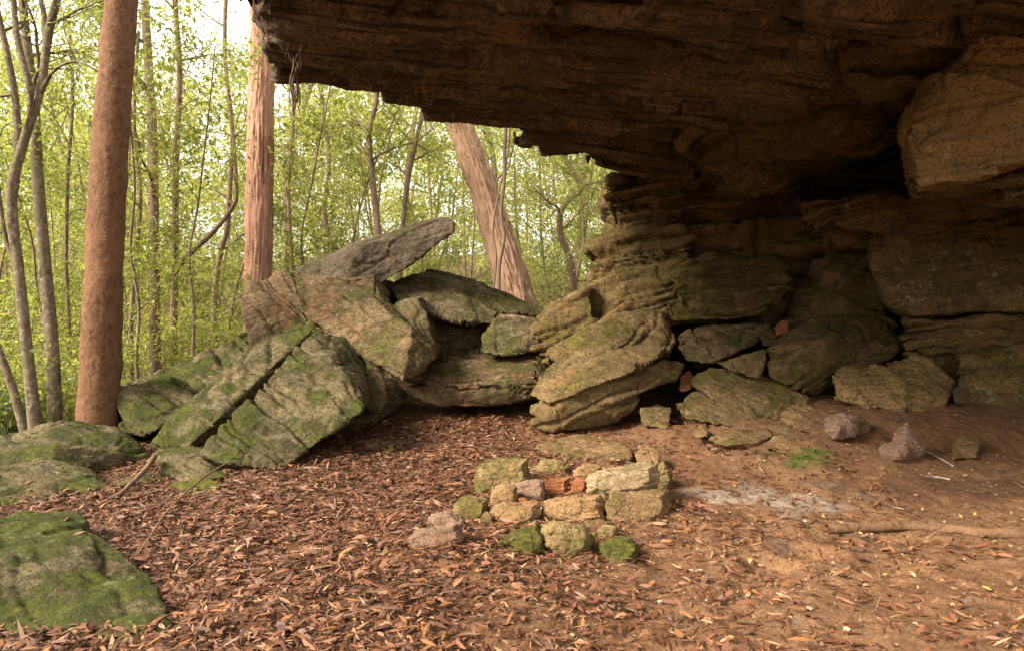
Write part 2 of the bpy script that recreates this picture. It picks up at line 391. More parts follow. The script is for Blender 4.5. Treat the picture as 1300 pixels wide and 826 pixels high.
def rock(name, label, hulls, mat, cat='boulder', group=None, parent=None, voxel=.035, smooth=3, seed=1, bed=(0, .2, 1), sa=.03, st=.12,
         na=.05, ns=1.6, fine=.012, chip=None, chs=1.5, pix=True, origin=None, ter=None, dz=0.0, pits=1):
    H = [[P(*p) for p in h] if pix else h for h in hulls]
    if name == 'boulder': smooth = max(1, smooth - 2); na *= .6; fine *= .9
    V, faces = rock_mesh(H, voxel, smooth)
    N = normals(V, faces)
    s = seed * 11 + 3
    d = na * fbm(V * ns + seed * 5.3, 3, s) + fine * fbm(V * 9, 4, s + 2, .6) + fine * .5 * fbm(V * 5 + 2, 3, s + 7, .5, True)
    if sa: d = d + sa * strata(V, bed, st, s, .04 if ter else .12)
    if chip is None: chip = .016 if name == 'boulder' else .0
    if chip:
        w = V + .18 * np.stack([perlin(V * 2 + 5, s + 21), perlin(V * 2 + 15, s + 22), perlin(V * 2 + 25, s + 23)], 1)
        val, brd = cells(w * chs + seed, s + 30)
        d = d + chip * (val - .5) - chip * .9 * np.exp(-(brd / .05) ** 2)
    V = V + N * d[:, None]
    if ter: V = terrace(V, N, ter[0], ter[1], s + 50, ter[2])
    V[:, 2] += dz
    lo = V.min(0); hi = V.max(0)
    if parent is None:
        org = origin or ((lo[0] + hi[0]) / 2, (lo[1] + hi[1]) / 2, lo[2])
    else:
        org = origin or tuple(parent.location)
    o = mesh_np(name, V, faces, M[mat], parent, org)
    if parent is None: tag(o, label, cat, group)
    elif label: o['label'] = label
    return o

# =================================================================== THE ROCK SHELTER
shelter = empty('rock_shelter', (3.0, 9.5, 0.3))
tag(shelter, 'huge layered sandstone rock shelter with a low overhanging roof and dark back wall', 'rock shelter')
BED = (-.055, .19, .98)
BEDC = (.09, -.35, .93)

def W(pts_lo, pts_hi): return [tuple(p) for p in pts_lo] + [tuple(p) for p in pts_hi]
# underside outline (world metres), the lip then flares outward and up
lip = [(-1.6, 2.7, 3.95), (-1.93, 5.0, 3.9), (-2.12, 6.0, 3.88), (-1.85, 6.5, 3.86), (-1.1, 7.55, 3.88), (-.5, 8.3, 3.9), (-.25, 8.5, 3.92)]
lip2 = [(-1.9, 2.5, 4.5), (-2.35, 5.2, 4.5), (-2.5, 6.1, 4.5), (-2.1, 6.9, 4.55), (-1.3, 7.9, 4.6), (-.4, 9.0, 4.7)]
H1 = W(lip + [(1.5, 9.3, 3.9), (5, 9.5, 3.9), (7.5, 8, 3.9), (7.5, 2.7, 3.9)], lip2 + [(8, 11, 5.0), (8, 2.5, 5.0), (2, 12, 5)])
H2 = W([(-.45, 8.4, 3.98), (.12, 8.95, 3.98), (.6, 9.4, 3.98), (.7, 10.5, 4.0), (3, 9, 3.9), (5, 11, 3.9)], [(-.3, 9.2, 4.8), (.6, 10.9, 4.8), (5, 12, 4.8), (4, 8, 4.8)])
H3 = [P(655, 186, 9.5), P(668, 190, 9.9), P(700, 206, 9.8), P(752, 208, 10.1), P(790, 215, 10.5), P(900, 225, 10.2), P(900, 100, 8.5), P(760, 150, 8.6),
      P(700, 120, 10.5), P(820, 120, 12)]
H4 = [P(738, 213, 10.5), P(752, 209, 10.4), P(788, 236, 10.5), P(860, 262, 10.6), P(930, 200, 10.0), P(780, 150, 10.6), P(860, 150, 12.5), P(800, 230, 12.5)]
H5 = [(-2.1, 2.5, 4.4), (-2.7, 6.2, 4.5), (0, 10, 4.6), (1.5, 12.5, 4.6), (9, 13, 4.6), (9, 2.5, 4.4), (-1.4, 3.2, 6.2), (-1.2, 6, 6.3), (1, 9.5, 6.4), (3, 12, 7), (9, 12, 7.4), (9, 3.5, 6.6)]
def shelf(edge, drop=.12, run=1.3):
    h = []
    for (px, py) in edge:
        d = 2.4 * F / (413.0 - py); x, y, z = P(px, py, d); q = z - drop
        k = (q - EYE) / (z - EYE)
        h += [(x * k, y * k, q), (x * k, y * k, z + .3), (x * (1 + run / d), y + run, z - .01), (x * (1 + run / d), y + run, z + .3)]
    return h
SH = [shelf(e, dr) for e, dr in (([(338, 22), (520, 8), (690, 20)], .08), ([(352, 50), (470, 46), (640, 60), (700, 52)], .10), ([(440, 74), (560, 92), (640, 86)], .07),
      ([(540, 114), (610, 122), (676, 116)], .08), ([(672, 112), (760, 104), (840, 92), (870, 84)], .14), ([(660, 145), (720, 148), (800, 142), (860, 130)], .08),
      ([(600, 70), (700, 78), (830, 74)], .13), ([(730, 24), (800, 40), (900, 46), (1000, 26)], .12), ([(740, 66), (840, 62), (900, 74), (1000, 66)], .12), ([(560, 30), (640, 34), (740, 30)], .07), ([(1020, 10), (1120, 20), (1240, 2)], .12))]
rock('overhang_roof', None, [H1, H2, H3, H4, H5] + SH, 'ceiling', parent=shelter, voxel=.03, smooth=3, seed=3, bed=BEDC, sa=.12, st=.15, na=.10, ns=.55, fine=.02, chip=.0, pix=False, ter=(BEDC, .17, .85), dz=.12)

# dropped blocks of the ceiling at the right
rock('ceiling_block', 'broad stained ceiling block hanging lower than the roof', [
    ext([(872, 100, 7.9), (1165, 70, 7.4), (1160, 168, 7.8), (1010, 222, 8.4), (915, 238, 9.0), (868, 190, 8.8)], 2.2, 1.0),
    ext([(905, 190, 8.6), (1012, 210, 8.1), (1008, 236, 8.5), (920, 246, 9.0)], 1.5, 1.0)],
    'wall_green', parent=shelter, voxel=.032, smooth=4, seed=4, bed=(-.1, .25, .95), sa=.11, st=.15, na=.16, ns=1.1, fine=.02, chip=.06, chs=1.4)
rock('ceiling_block', 'mossy jutting nose of rock under the roof', [
    ext([(1078, 62, 6.5), (1120, 45, 6.4), (1255, 30, 6.4), (1262, 75, 6.5), (1180, 104, 6.5), (1098, 120, 6.6), (1080, 100, 6.5)], 1.3, 1.0)],
    'wall_green', parent=shelter, voxel=.026, smooth=4, seed=5, bed=(.1, .3, .95), sa=.07, st=.12, na=.09, ns=1.6, fine=.018)
rock('ceiling_block', 'large pale orange angular block lit at the right', [
    ext([(1147, 172, 6.2), (1152, 148, 6.3), (1200, 88, 6.2), (1244, 52, 6.1), (1320, -30, 5.9), (1420, -20, 5.8), (1420, 160, 5.8), (1310, 200, 5.9), (1236, 236, 6.1), (1164, 244, 6.2)], 2.4, 1.0)],
    'wall_orange', parent=shelter, voxel=.024, smooth=0, seed=6, bed=(.25, .1, .95), sa=.05, st=.2, na=.09, ns=1.3, fine=.016, chip=.04, chs=1.5)
rock('ceiling_shelf', 'flat shelf under the pale orange block', [
    ext([(1158, 236, 6.9), (1300, 214, 6.7), (1440, 200, 6.5), (1440, 262, 6.5), (1200, 258, 7.2)], 3.0, 1.0)],
    'wall', parent=shelter, voxel=.034, smooth=3, seed=7, bed=BED, sa=.09, st=.12, na=.06)
rock('wall_shelf', 'pale shelf of rock sticking out above the wall recess', [
    ext([(1012, 255, 9.2), (1110, 252, 8.9), (1360, 250, 8.4), (1360, 300, 8.5), (1108, 300, 9.0), (1030, 286, 9.3)], 2.4, 1.0),
    ext([(1035, 284, 9.6), (1108, 290, 9.4), (1112, 322, 9.5), (1048, 318, 9.7)], 1.6, 1.0)],
    'wall', parent=shelter, voxel=.034, smooth=3, seed=8, bed=BED, sa=.09, st=.16, na=.07, chip=.04)
# the back wall in its recess, and its mass going back
rock('back_wall', None, [
    ext([(775, 250, 11.2), (850, 200, 11.2), (960, 140, 11.6), (1130, 120, 11.0), (1400, 80, 9.6), (1400, 560, 9.6), (1130, 560, 11.0), (960, 560, 11.6), (860, 560, 11.2), (770, 440, 11.3)], 3.0, 1.0)],
    'wall', parent=shelter, voxel=.05, smooth=4, seed=9, bed=BED, sa=.2, st=.22, na=.22, ns=.8, fine=.03, chip=.10, chs=.9)
rock('unseen_side_wall', None, [[(6.9, 8.9, -.5), (10.5, 12, -.5), (7.6, 2.5, -.5), (11, 2.5, -.5), (6.9, 8.9, 5), (10.5, 12, 5.5), (7.2, 2.5, 5), (11, 2.5, 5)]],  # wall carried on out of view, added to block light from the right
    'wall', parent=shelter, voxel=.07, smooth=4, seed=19, bed=BED, sa=.14, st=.22, na=.22, ns=.8, fine=.03, pix=False)
# the eroded pillar at the mouth
rock('pillar', 'eroded layered pillar of rock at the mouth of the shelter', [
    ext([(772, 226, 10.7), (1010, 225, 10.2), (1010, 262, 10.5), (800, 272, 10.8), (776, 262, 10.8)], 2.0, .97),
    ext([(786, 250, 10.7), (870, 262, 10.5), (868, 300, 10.5), (786, 296, 10.7)], 1.8, .97),
    ext([(750, 314, 10.7), (792, 286, 10.6), (850, 276, 10.4), (880, 300, 10.3), (872, 332, 10.3), (760, 338, 10.7)], 1.8, .97),
    ext([(760, 330, 10.7), (880, 322, 10.3), (880, 360, 10.3), (742, 366, 10.7)], 1.6, .97)],
    'wall', parent=shelter, voxel=.03, smooth=3, seed=10, bed=(-.08, .1, .98), sa=.13, st=.13, na=.10, ns=1.4, fine=.022)
rock('pillar_foot', 'spreading foot of the pillar running down to the boulders', [
    ext([(742, 366, 10.5), (800, 338, 10.2), (878, 330, 10.0), (890, 400, 9.9), (830, 414, 9.8), (770, 430, 9.8), (700, 392, 10.4)], 1.6, .97),
    ext([(702, 389, 10.2), (745, 366, 10.0), (757, 410, 9.7), (752, 450, 9.7), (700, 470, 9.7), (676, 438, 9.8), (672, 415, 9.9)], 1.4, .97)],
    'wall', parent=shelter, voxel=.028, smooth=4, seed=12, bed=(-.35, .15, .9), sa=.06, st=.11, na=.09, ns=1.5, fine=.02, chip=.03)
rock('wall_ledge', 'long lens shaped ledge above the fallen rocks', [
    ext([(852, 352, 9.9), (905, 328, 10.0), (985, 328, 10.1), (1006, 352, 10.0), (1004, 372, 9.9), (985, 384, 9.8), (858, 376, 9.7)], 1.6, .98),
    ext([(848, 380, 9.7), (1000, 376, 9.8), (970, 404, 9.8), (938, 408, 9.7), (846, 410, 9.6)], 1.6, .98)],
    'wall_green', parent=shelter, voxel=.028, smooth=4, seed=13, bed=(-.05, .1, .98), sa=.09, st=.13, na=.09, ns=1.3, fine=.02)
rock('wall_slope', 'smooth sloping rib of the back wall', [
    ext([(1052, 318, 10.4), (1104, 322, 10.0), (1135, 420, 9.8), (1100, 470, 9.7), (1000, 450, 9.9), (1000, 420, 10.1), (1020, 360, 10.4)], 1.4, 1.0)],
    'wall_green', parent=shelter, voxel=.035, smooth=5, seed=14, bed=(.4, .1, .9), sa=.07, st=.2, na=.12, ns=1.1, fine=.02)
rock('wall_slab', 'huge square lichen dotted slab of the back wall', [
    ext([(1106, 302, 9.3), (1112, 294, 9.3), (1400, 284, 8.3), (1400, 394, 8.3), (1160, 402, 9.0), (1130, 388, 9.1), (1104, 340, 9.25)], 1.6, 1.0)],
    'wall_lichen', parent=shelter, voxel=.028, smooth=4, seed=15, bed=(.02, .02, 1), sa=.02, st=.25, na=.07, ns=1.5, fine=.02)
rock('wall_layer', 'thin recessed layer below the lichen dotted slab', [
    ext([(1148, 407, 9.0), (1400, 399, 8.2), (1400, 418, 8.3), (1152, 424, 9.1)], 1.4, 1.0),
    ext([(1142, 428, 9.0), (1400, 412, 8.25), (1400, 440, 8.2), (1150, 446, 9.0)], 1.4, 1.0)],
    'wall', parent=shelter, voxel=.026, smooth=2, seed=16, bed=(.02, .02, 1), sa=.06, st=.08, na=.06, fine=.018)
rock('wall_block', 'squared block low in the back wall at the right edge', [
    ext([(1214, 446, 8.5), (1400, 436, 8.0), (1400, 560, 8.0), (1272, 552, 8.1), (1236, 545, 8.3), (1220, 500, 8.45)], 1.4, 1.0)],
    'wall_lichen', parent=shelter, voxel=.026, smooth=3, seed=17, bed=(.02, .02, 1), sa=.035, st=.22, na=.08, ns=1.5, fine=.02, chip=.06, chs=1.3)
rock('wall_block', 'narrow damp block beside the squared block', [
    ext([(1146, 448, 9.1), (1222, 444, 8.9), (1230, 530, 8.9), (1180, 530, 9.0), (1150, 480, 9.1)], 1.2, 1.0)],
    'wall', parent=shelter, voxel=.028, smooth=3, seed=18, bed=(.02, .02, 1), sa=.03, st=.16, na=.08, fine=.02, chip=.05)

# =================================================================== BOULDER PILE, LEFT OF CENTRE
GP = 'boulders fallen in a heap at the mouth of the shelter'
rock('boulder', 'large mossy slab leaning to the right with its flat face to the viewer', [
    [(412, 424, 8.5), (428, 446, 8.1), (464, 519, 7.15), (356, 597, 6.6), (282, 588, 6.5), (250, 578, 6.55), (286, 536, 6.85), (338, 480, 7.4), (396, 421, 8.3),
     (438, 429, 8.9), (465, 460, 8.9), (471, 506, 8.4), (455, 515, 8.9), (330, 592, 7.6), (285, 592, 7.2), (400, 470, 9.2), (404, 560, 8.0)]],
    'boulder_green', group=GP, voxel=.02, smooth=2, seed=21, bed=(.62, .35, .7), sa=.03, st=.16, na=.05, ns=1.5, fine=.013)
rock('boulder', 'narrow mossy slab running up behind the large leaning slab', [
    [(384, 409, 9.0), (401, 416, 8.9), (330, 478, 8.1), (240, 568, 7.25), (192, 562, 7.3), (228, 520, 7.7), (312, 446, 8.6), (340, 432, 9.0),
     (370, 440, 9.6), (260, 540, 8.8), (200, 575, 8.2), (240, 600, 7.4)]],
    'boulder_green', group=GP, voxel=.024, smooth=3, seed=22, bed=(.6, -.3, .7), sa=.03, st=.12, na=.05, fine=.013)
rock('boulder', 'long square ended block sloping down in the middle of the heap', [
    [(367, 347, 10.0), (396, 344, 10.3), (430, 354, 9.9), (478, 384, 9.2), (524, 416, 8.7), (545, 436, 8.8), (554, 456, 8.8), (512, 486, 8.4), (512, 470, 8.35), (459, 452, 8.7),
     (393, 408, 9.2), (368, 378, 9.6), (500, 470, 10.2), (560, 440, 10), (420, 400, 10.8), (480, 370, 10.2)]],
    'boulder_brown', group=GP, voxel=.022, smooth=3, seed=23, bed=(.5, .2, .85), sa=.03, st=.13, na=.05, fine=.014)
rock('boulder', 'dark blunt block overhanging at the left end of the heap', [
    [(299, 374, 9.4), (318, 362, 9.5), (352, 344, 9.9), (369, 347, 9.9), (391, 408, 9.2), (384, 415, 9.2), (323, 446, 9.3), (306, 408, 9.3), (340, 360, 10.8), (390, 380, 10.6), (330, 440, 10.6), (370, 430, 10.6)]],
    'boulder_brown', group=GP, voxel=.022, smooth=3, seed=24, bed=(.7, .2, .6), sa=.04, st=.1, na=.05, fine=.016)
rock('boulder', 'grey pointed slab jutting up to the right on top of the heap', [
    [(367, 347, 10.7), (396, 327, 10.8), (480, 298, 10.6), (566, 273, 10.3), (579, 284, 10.3), (576, 296, 10.2), (560, 306, 10.2), (514, 342, 10.1), (486, 361, 10.1), (432, 357, 10.0),
     (420, 338, 10.1), (460, 310, 10.0), (570, 280, 11.0), (520, 330, 11.1), (400, 350, 11.6), (430, 322, 11.6)]],
    'boulder_grey', group=GP, voxel=.022, smooth=2, seed=25, bed=(-.45, .1, .9), sa=.014, st=.2, na=.07, fine=.014, chip=.025, chs=1.3)
rock('boulder', 'small wedge of rock jammed below the grey pointed slab', [
    [(434, 354, 9.8), (474, 349, 9.9), (492, 392, 9.6), (478, 392, 9.5), (440, 372, 9.7), (450, 350, 11), (500, 390, 10.8), (500, 360, 10.8)]],
    'boulder_brown', group=GP, voxel=.024, smooth=2, seed=26, bed=(.2, .2, .9), sa=.03, st=.1, na=.05, chip=.04)
rock('boulder', 'upright block standing behind the square ended block', [
    [(496, 388, 9.7), (531, 376, 9.7), (541, 396, 9.6), (552, 444, 9.4), (520, 440, 9.2), (495, 400, 9.5), (540, 380, 10.6), (560, 440, 10.4), (500, 440, 10.5), (500, 385, 10.6)]],
    'boulder', group=GP, voxel=.022, smooth=2, seed=27, bed=(.8, .2, .5), sa=.025, st=.12, na=.05)
rock('boulder', 'broad mossy slab sloping away to the right under the leaning tree', [
    [(520, 350, 11.2), (545, 341, 11.3), (595, 354, 11.3), (640, 374, 11.2), (693, 392, 11.0), (690, 402, 10.9), (640, 398, 10.6), (560, 368, 10.8), (540, 360, 12.5), (600, 362, 12.8), (680, 396, 12.4)]],
    'boulder', group=GP, voxel=.024, smooth=3, seed=28, bed=(.35, .15, .9), sa=.04, st=.1, na=.05)
rock('boulder', 'olive green tilted block below the broad sloping slab', [
    [(490, 357, 10.6), (531, 345, 10.8), (560, 356, 10.7), (592, 380, 10.4), (606, 404, 10.2), (632, 398, 10.5), (626, 412, 10.2), (590, 410, 10.0), (574, 408, 9.95), (504, 380, 10.2), (540, 370, 11.8), (620, 402, 11.6), (500, 400, 11.4)]],
    'boulder', group=GP, voxel=.024, smooth=3, seed=29, bed=(.4, .2, .9), sa=.03, st=.14, na=.06)
rock('boulder', 'filler rock added behind the dark gap of the heap', [
    [(530, 390, 10.9), (600, 400, 10.8), (640, 415, 10.8), (640, 470, 10.7), (545, 480, 10.6), (540, 440, 10.4), (560, 400, 12), (640, 420, 12), (600, 500, 12)]],
    'boulder_brown', group=GP, voxel=.03, smooth=3, seed=30, bed=(.3, .2, .9), sa=.05, st=.14, na=.08)  # added filler behind the boulders, keeps the gap dark
rock('boulder', 'squarish mossy block beside the pillar foot', [
    [(611, 426, 9.9), (628, 404, 10.2), (660, 402, 10.4), (690, 405, 10.4), (688, 420, 9.9), (682, 446, 9.8), (640, 452, 9.6), (612, 446, 9.7), (640, 420, 11.2), (690, 430, 11.2), (625, 440, 11)]],
    'boulder', group=GP, voxel=.022, smooth=3, seed=31, bed=(.1, .2, .95), sa=.03, st=.12, na=.05, chip=.03)
rock('boulder', 'wide flat slab with a split front lying right of the heap', [
    [(511, 484, 9.0), (520, 476, 9.3), (549, 458, 10.0), (600, 446, 10.4), (680, 448, 10.2), (687, 466, 9.6), (684, 482, 9.2), (600, 490, 8.8), (520, 488, 8.9)],
    [(514, 490, 9.0), (600, 492, 8.85), (684, 484, 9.15), (672, 504, 9.1), (640, 513, 9.0), (593, 516, 8.9), (545, 511, 8.95), (518, 500, 9.0), (540, 480, 10), (660, 480, 10.2), (620, 505, 10)]],
    'boulder_brown', group=GP, voxel=.022, smooth=2, seed=32, bed=(0, .15, 1), sa=.035, st=.08, na=.04)
rock('boulder', 'small upright stone between the leaning slab and the path', [
    [(464, 472, 8.6), (472, 467, 8.7), (486, 474, 8.6), (494, 508, 8.5), (480, 526, 8.4), (466, 520, 8.4), (470, 480, 9.2), (490, 515, 9.2)]],
    'boulder_brown', group=GP, voxel=.018, smooth=2, seed=33, sa=.015, na=.03)
rock('boulder', 'brown rock in the shadow under the leaning slab', [
    [(432, 508, 9.3), (500, 478, 9.6), (520, 500, 9.4), (450, 560, 8.6), (425, 548, 8.6), (480, 500, 10.5), (440, 540, 10.0)]],
    'boulder_brown', group=GP, voxel=.026, smooth=3, seed=34, sa=.02, na=.06)

# boulders further left
GL = 'mossy rocks around the foot of the trees at the left'
rock('boulder', 'sloping mossy outcrop climbing behind the rusty tree to the heap', [
    [(150, 492, 9.6), (212, 466, 10.2), (318, 422, 10.4), (336, 440, 10.2), (318, 480, 9.3), (258, 520, 8.6), (200, 540, 8.6), (150, 540, 9.2), (300, 440, 12), (200, 490, 12), (140, 540, 11)]],
    'boulder_green', group=GL, voxel=.026, smooth=3, seed=41, bed=(.5, .1, .8), sa=.05, st=.22, na=.10, fine=.018)
rock('boulder', 'rounded rock with a dark hollow beside the rusty tree', [
    [(150, 492, 8.3), (200, 478, 8.8), (236, 484, 8.9), (246, 505, 8.5), (236, 524, 8.2), (190, 552, 7.8), (150, 550, 7.9), (170, 500, 9.6), (240, 520, 9.6), (160, 560, 9)]],
    'boulder_green', group=GL, voxel=.022, smooth=3, seed=42, bed=(.4, .2, .8), sa=.05, st=.12, na=.08)
rock('boulder', 'long dark mossy rock at the foot of the rusty tree', [
    [(-40, 560, 6.9), (20, 543, 7.0), (62, 533, 7.0), (100, 527, 7.3), (150, 538, 7.5), (192, 572, 7.3), (190, 590, 7.1), (128, 612, 6.9), (-40, 622, 6.35), (60, 622, 6.35), (0, 572, 6.55), (70, 564, 6.5), (150, 570, 6.8), (-40, 580, 8), (100, 552, 8.6), (180, 585, 8.2)]],
    'boulder_green', group=GL, voxel=.022, smooth=4, seed=43, bed=(.2, .3, .9), sa=.03, st=.16, na=.10, ns=1.2)
rock('boulder', 'low dark green rock tucked under the long mossy rock', [
    [(-40, 606, 5.9), (60, 578, 6.5), (115, 596, 6.5), (142, 616, 6.1), (120, 640, 5.9), (0, 650, 5.5), (-40, 640, 5.6), (60, 600, 7.3), (130, 620, 7)]],
    'boulder_green', group=GL, voxel=.02, smooth=4, seed=44, bed=(.2, .3, .9), sa=.02, na=.06)
rock('boulder', 'bright mossy boulder in the near left corner', [
    [(-60, 668, 4.3), (20, 646, 4.8), (96, 650, 4.8), (144, 686, 4.4), (198, 736, 3.9), (216, 790, 3.4), (236, 850, 3.05), (-60, 860, 3.0), (-80, 720, 3.7), (0, 680, 5.6), (120, 720, 5.0), (100, 760, 3.5)]],
    'boulder_green', group=GL, voxel=.014, smooth=4, seed=45, bed=(.5, .4, .7), sa=.015, st=.14, na=.05, ns=2, fine=.012)
rock('boulder', 'flat mossy step of rock below the narrow slab', [
    [(195, 572, 6.9), (240, 566, 7.3), (290, 582, 7.1), (312, 602, 6.5), (230, 612, 6.2), (200, 596, 6.5), (220, 590, 7.6), (300, 600, 7.3), (250, 640, 6.8)]],
    'boulder_green', group=GL, voxel=.018, smooth=3, seed=46, sa=.02, na=.04)
rock('boulder', 'low mossy stone sunk in the litter at the edge of the path', [
    [(214, 614, 6.1), (262, 600, 6.4), (286, 612, 6.2), (268, 638, 5.75), (220, 642, 5.65), (240, 650, 6.4), (200, 640, 6.0)]],
    'stone_moss', group=GL, voxel=.016, smooth=4, seed=47, sa=.01, na=.03)
rock('boulder', 'low mossy stone beside the dead branch', [
    [(142, 612, 6.2), (176, 596, 6.6), (212, 604, 6.5), (206, 628, 6.1), (160, 634, 5.95), (180, 640, 6.6)]],
    'boulder_green', group=GL, voxel=.016, smooth=4, seed=48, sa=.01, na=.03)
rock('boulder', 'pale green stone at the far edge of the litter', [
    [(462, 566, 7.5), (480, 557, 7.8), (490, 564, 7.7), (480, 578, 7.4), (466, 578, 7.4), (475, 575, 8)]], 'stone_green', group=GL, voxel=.014, smooth=3, seed=49, sa=.0, na=.02)
rock('boulder', 'small olive stone leaning by the leaning slab', [
    [(484, 572, 7.2), (497, 562, 7.4), (503, 570, 7.3), (490, 584, 7.1), (480, 584, 7.1), (492, 582, 7.6)]], 'stone_green', group=GL, voxel=.014, smooth=3, seed=50, sa=.0, na=.02)

# =================================================================== ROCKS RIGHT OF CENTRE
GR = 'rocks fallen along the back wall'
rock('boulder', 'large tan boulder split into thick tilted layers in the centre', [
    [(690, 452, 9.0), (694, 442, 9.1), (766, 403, 9.4), (813, 391, 9.6), (838, 395, 9.6), (857, 430, 9.3), (850, 446, 9.0), (760, 460, 8.6), (700, 474, 8.7), (700, 440, 10), (840, 400, 10.4), (850, 460, 10)],
    [(672, 502, 8.3), (686, 472, 8.7), (757, 442, 8.7), (838, 431, 8.7), (846, 438, 8.6), (838, 452, 8.3), (800, 474, 8.1), (740, 492, 8.05), (698, 513, 8.1), (700, 470, 9.6), (840, 450, 9.6)],
    [(674, 520, 8.3), (700, 518, 8.15), (744, 497, 8.15), (802, 480, 8.2), (846, 456, 8.5), (868, 462, 8.7), (856, 482, 8.5), (812, 500, 8.25), (754, 514, 8.15), (692, 534, 8.2), (700, 500, 9.6), (860, 475, 9.6)],
    [(674, 536, 8.25), (736, 520, 8.15), (813, 503, 8.3), (806, 518, 8.3), (790, 530, 8.35), (744, 544, 8.3), (696, 547, 8.25), (700, 530, 9.5), (800, 515, 9.6), (740, 560, 9)]],
    'boulder_tan', group=GR, voxel=.02, smooth=2, seed=51, bed=(-.3, -.35, .9), sa=.035, st=.12, na=.05, ns=1.6, fine=.013)
rock('boulder', 'brown topped block wedged under the long ledge', [
    [(858, 424, 9.4), (891, 411, 9.7), (952, 407, 9.9), (976, 415, 9.7), (958, 438, 9.4), (938, 446, 9.1), (905, 462, 8.9), (870, 458, 9.0), (860, 440, 9.2), (900, 420, 11), (970, 430, 11), (900, 470, 10.4)]],
    'boulder_brown', group=GR, voxel=.022, smooth=2, seed=52, bed=(-.2, -.1, .95), sa=.03, st=.1, na=.06, chip=.03)
rock('boulder', 'wedge with a dark split end beside the big rounded boulder', [
    [(908, 460, 8.9), (972, 443, 8.9), (974, 460, 8.75), (962, 480, 8.6), (930, 472, 8.6), (940, 460, 10), (970, 475, 9.8)]],
    'boulder_tan', group=GR, voxel=.02, smooth=2, seed=53, sa=.02, na=.04)
rock('boulder', 'wide low olive green boulder sloping down to the floor', [
    [(878, 484, 8.6), (900, 466, 8.9), (938, 466, 9.0), (975, 476, 9.0), (1010, 488, 8.9), (1028, 506, 8.5), (1022, 526, 8.1), (978, 545, 7.8), (946, 540, 7.8), (910, 508, 8.2), (900, 490, 10), (1020, 510, 10), (960, 580, 8.6)]],
    'boulder_tan', group=GR, voxel=.02, smooth=4, seed=54, bed=(.3, -.2, .9), sa=.015, st=.15, na=.06)
rock('boulder', 'low brown rock between the split boulder and the green one', [
    [(856, 512, 8.2), (882, 496, 8.5), (905, 505, 8.3), (946, 534, 7.85), (934, 543, 7.7), (866, 530, 7.95), (880, 520, 9), (930, 545, 8.6)]],
    'boulder_tan', group=GR, voxel=.02, smooth=3, seed=55, bed=(.3, -.2, .9), sa=.03, st=.12, na=.05)
rock('boulder', 'small squared stone under the edge of the split boulder', [
    [(812, 518, 8.2), (836, 513, 8.5), (854, 516, 8.3), (850, 545, 7.9), (814, 540, 8.0), (820, 520, 9), (850, 540, 8.8)]],
    'boulder_tan', group=GR, voxel=.018, smooth=2, seed=56, sa=.015, na=.03)
rock('boulder', 'small broken red brown stone in the crack right of the split boulder', [
    [(864, 478, 8.8), (874, 470, 8.9), (884, 480, 8.8), (876, 496, 8.6), (862, 498, 8.6), (876, 485, 9.4)]],
    'stone_red', group=GR, voxel=.018, smooth=2, seed=57, sa=.0, na=.03)
rock('boulder', 'big dark rounded boulder with rippled lower edge', [
    [(974, 437, 9.1), (1002, 412, 9.5), (1074, 398, 9.8), (1122, 403, 9.7), (1146, 430, 9.3), (1152, 436, 9.2), (1130, 458, 8.9), (1110, 462, 8.8), (1058, 464, 8.6), (1040, 488, 8.5), (1022, 500, 8.5), (1006, 488, 8.5), (982, 476, 8.7),
     (1044, 440, 8.5), (1000, 450, 10.8), (1100, 430, 11), (1140, 450, 10.6), (1060, 510, 9.6)]],
    'wall_green', group=GR, voxel=.022, smooth=4, seed=58, bed=(-.45, .1, .85), sa=.07, st=.14, na=.07, ns=1.2)
rock('boulder', 'lumpy ochre block in front of the rounded boulder', [
    [(1057, 470, 8.5), (1078, 461, 8.7), (1130, 467, 8.6), (1147, 482, 8.3), (1152, 516, 8.0), (1140, 524, 8.0), (1060, 508, 8.2), (1080, 470, 9.6), (1150, 490, 9.6), (1100, 530, 9)]],
    'wall_orange', group=GR, voxel=.02, smooth=3, seed=59, bed=(.8, .1, .4), sa=.04, st=.12, na=.06)
rock('boulder', 'peaked ochre block leaning on the back wall', [
    [(1122, 458, 8.9), (1168, 447, 9.0), (1180, 456, 8.8), (1212, 484, 8.6), (1208, 510, 8.2), (1200, 530, 8.1), (1180, 534, 8.0), (1150, 515, 8.1), (1140, 480, 8.5), (1180, 470, 10), (1210, 500, 9.8), (1180, 540, 9)]],
    'wall_orange', group=GR, voxel=.02, smooth=2, seed=60, bed=(.7, .1, .6), sa=.04, st=.13, na=.05, chip=.03)
rock('boulder', 'small dark squared stone in the corner below the wall', [
    [(1208, 508, 8.3), (1216, 500, 8.5), (1232, 504, 8.4), (1232, 526, 8.0), (1212, 526, 8.0), (1224, 510, 9)]], 'boulder_brown', group=GR, voxel=.016, smooth=2, seed=61, sa=.0, na=.02, dz=.13)
rock('boulder', 'small rusty stone wedged at the end of the ledge', [
    [(982, 414, 9.5), (992, 404, 9.7), (1002, 410, 9.6), (1000, 424, 9.4), (986, 426, 9.4), (994, 416, 10.2)]], 'stone_red', group=GR, voxel=.018, smooth=3, seed=62, sa=.0, na=.03)
rock('boulder', 'rounded lump of rock beside the wedged rusty stone', [
    [(962, 424, 9.5), (976, 414, 9.7), (988, 424, 9.5), (982, 440, 9.2), (968, 440, 9.2), (976, 430, 10.2)]], 'boulder_brown', group=GR, voxel=.018, smooth=3, seed=63, sa=.0, na=.03)

